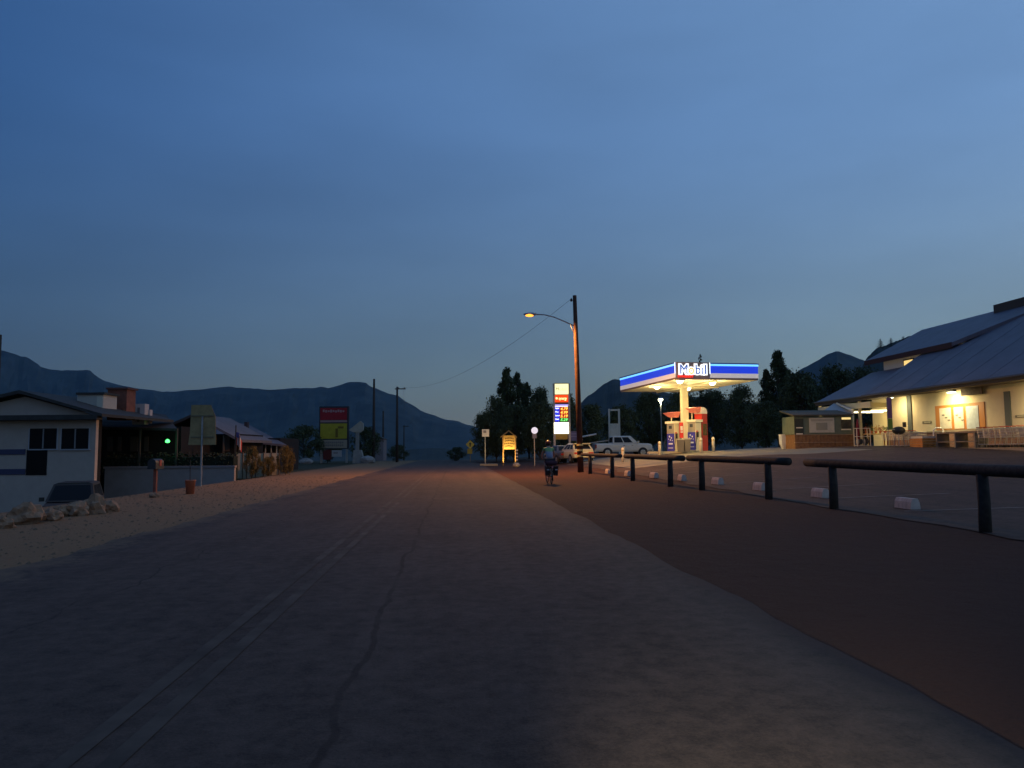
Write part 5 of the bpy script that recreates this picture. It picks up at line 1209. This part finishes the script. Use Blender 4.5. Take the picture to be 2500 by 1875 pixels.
# pylon sign
d = 94
pg = camroot('pylon_sign', 'unlit pylon sign with red and yellow panels on the left roadside', 'sign', 815, d)
fm = M('pylon_frame', (.03,.03,.04), .6)
pbox(MB(), pg, 779, 992, 851, 1096, d+.06, .5).build('cabinet', fm, pg)
for (nm, y0, y1, mt) in (('red_panel', 996, 1025, M('pylon_red', (.30,.012,.02), .5, var=.2, vscale=2)), ('strip_panel', 1026, 1031, M('pylon_pink', (.34,.20,.18), .6)), ('yellow_panel', 1034, 1071, M('pylon_yellow', (.38,.30,.02), .5, var=.15, vscale=2)), ('reader_board', 1074, 1094, M('pylon_tan', (.33,.27,.20), .6))):
    p = pbox(MB(), pg, 782, y0, 847, y1, d, .055).build(nm, mt, pg)
    if nm == 'red_panel':
        for k in range(9): pbox(MB(), pg, 788+6*k, 1000+(k % 3), 792.5+6*k, 1006+(k % 2), d-.03, .02).build('faded_letter', M('faded_pink', (.38,.20,.2), .6), p)
    if nm == 'yellow_panel':
        pbox(MB(), pg, 825, 1041, 839, 1046, d-.03, .02).build('printed_shape', M('print_brown', (.16,.10,.01), .6), p); pbox(MB(), pg, 819, 1046, 825, 1068, d-.03, .02).build('printed_shape', mats['print_brown'], p)
    if nm == 'reader_board':
        for row in range(2):
            for k in range(10): pbox(MB(), pg, 790+5*k, 1078+7*row, 793+5*k, 1083+7*row-(k % 2), d-.03, .02).build('reader_letter', M('reader_dark', (.14,.13,.12), .6), p)
for px in (784, 846): pbox(MB(), pg, px-2.2, 1090, px+2.2, 1135, d+.1, .25, -.3).build('post', M('pylon_post', (.30,.28,.25), .7), pg)
pbox(MB(), pg, 789, 1098, 809, 1122, d+.05, .06).build('small_red_sign', M('small_red', (.12,.02,.015), .6), pg)
p = pbox(MB(), pg, 810, 1099, 834, 1115, d+.02, .06).build('small_white_sign', M('small_white', (.40,.37,.35), .6), pg); pbox(MB(), pg, 814, 1103, 825, 1108, d-.0, .019).build('printed_shape', mats['mark_grey'], p)
# wedge sign on pedestal
d = 92
wg = camroot('wedge_sign', 'pale wedge shaped sign on a pedestal beside the pylon sign', 'sign', 874, d)
pts = [loc(wg, *p, d) for p in ((852,1050),(880,1028),(887,1034),(887,1050),(880,1056),(862,1055))]
MB().prism([(p.x, p.z) for p in pts][::-1], -.2, .2).build('wedge_panel', M('wedge_cream', (.34,.30,.24), .7, var=.15, vscale=2), wg)
pbox(MB(), wg, 868, 1055, 876, 1100, d, .3).build('stem', M('wedge_stem', (.22,.21,.19), .8), wg)
a, b = loc(wg, 864, 1099, d), loc(wg, 892, 1130, d)
MB().hexa([(a.x-.1,-.5,-.2),(b.x,-.5,-.2),(b.x,.5,-.2),(a.x-.1,.5,-.2)], [(a.x,-.4,a.z),(b.x-.5,-.4,a.z),(b.x-.5,.4,a.z),(a.x,.4,a.z)]).build('pedestal', M('pedestal_grey', (.24,.23,.21), .85, var=.2, vscale=2), wg)
o = MB().blob((0,0,.4), .6, 9, .3, 2, (1.5,.8,.9)).build('boulder', M('grey_rock', (.25,.24,.23), .9, var=.3)); o.location = base(897, 91); tag(o, 'grey rock at the right foot of the wedge shaped sign', 'boulder')
o = MB().blob((0,0,.3), .5, 14, .3, 2, (1.6,.8,.8)).build('boulder', mats['grey_rock']); o.location = base(748, 90); tag(o, 'low grey rock left of the pylon sign', 'boulder')
# distant house wall seen between poles
d = 120; r = camroot('far_shed', 'small pinkish shed between the two far poles', 'shed', 925, d)
pbox(MB(), r, 917, 1072, 936, 1130, d, 3, -.5).build('wall', M('shed_pink', (.22,.17,.17), .9), r); a, b, c = loc(r, 914, 1072, d), loc(r, 939, 1072, d), loc(r, 926, 1066, d)
MB().prism([(a.x,a.z),(b.x,b.z),(c.x,c.z)], -.3, 3.3).build('roof', droof, r)
# poles and wires
tops = {}
for px, top, d, rad, lab, arm_ in ((912, 925, 96, .17, 'tallest bare utility pole left of the far road', False), (935, 1003, 125, .16, 'short bare utility pole just right of the tallest', False), (969, 944, 99, .16, 'utility pole with a small crossarm near the far road', True), (986, 1038, 185, .16, 'most distant utility pole, thin with a crossarm', True), (-24, 815, 30, .10, 'dark utility pole cut by the left edge', False)):
    r = camroot('utility_pole', lab, 'pole', px, d, None, 'utility poles on the left'); z = loc(r, px, top, d).z
    MB().tube([(0,0,-.3),(0,0,z*.5),(0,0,z)], [rad*1.15, rad, rad*.75], 10).build('pole', M('pole_dark', (.05,.038,.032), .9), r, True)
    if arm_:
        MB().box(-.3,1.1,-.06,.06,z-.35,z-.22).build('crossarm', mats['pole_dark'], r)
        for x in (.2,.95): MB().lathe([(.03,0),(.06,.04),(.03,.15)], 8, (x,0,z-.22)).build('insulator', darkm, r)
    tops[px] = r.location+Vector((.5,0,z-.05))
def wire(a, b, sag, lab, rad=.012):
    n = 16; pts = [a.lerp(b, i/n)+Vector((0,0,-sag*4*(i/n)*(1-i/n))) for i in range(n+1)]
    tag(MB().tube([p-a for p in pts], rad, 5).build('overhead_wire', darkm), lab, 'wire', 'overhead wires').location = a
ztop = LP+Vector((-.45,0,ph-.25))
wire(ztop, tops[969], 1.6, 'overhead wire from the lamp pole to the crossarm pole', .008)
wire(tops[969]+Vector((.3,0,0)), tops[986], 1.2, 'overhead wire between the two crossarm poles', .012)

# light of the rider's own handlebar lamp on the road just ahead
lamp('handlebar_light', 'SPOT', (.25, .2, 1.0), 190, (1,.96,.66), None, .03, (math.radians(72), 0, math.radians(-21)), math.radians(40), .9)

# ================================================================== EVENING HAZE
hz = MB().box(-9500, 9500, -900, 10500, -60, 1500).build('haze', bpy.data.materials.new('evening_haze'))
hm_ = hz.data.materials[0]; hm_.use_nodes = True; nt = hm_.node_tree; nt.nodes.remove(nt.nodes['Principled BSDF'])
pv = nt.nodes.new('ShaderNodeVolumePrincipled'); pv.inputs['Color'].default_value = (.30,.62,1,1); pv.inputs['Density'].default_value = 3.0e-5; pv.inputs['Anisotropy'].default_value = 0.0
nt.links.new(pv.outputs[0], nt.nodes['Material Output'].inputs['Volume'])
tag(hz, 'thin blue evening haze in the valley air', 'haze', kind='stuff')
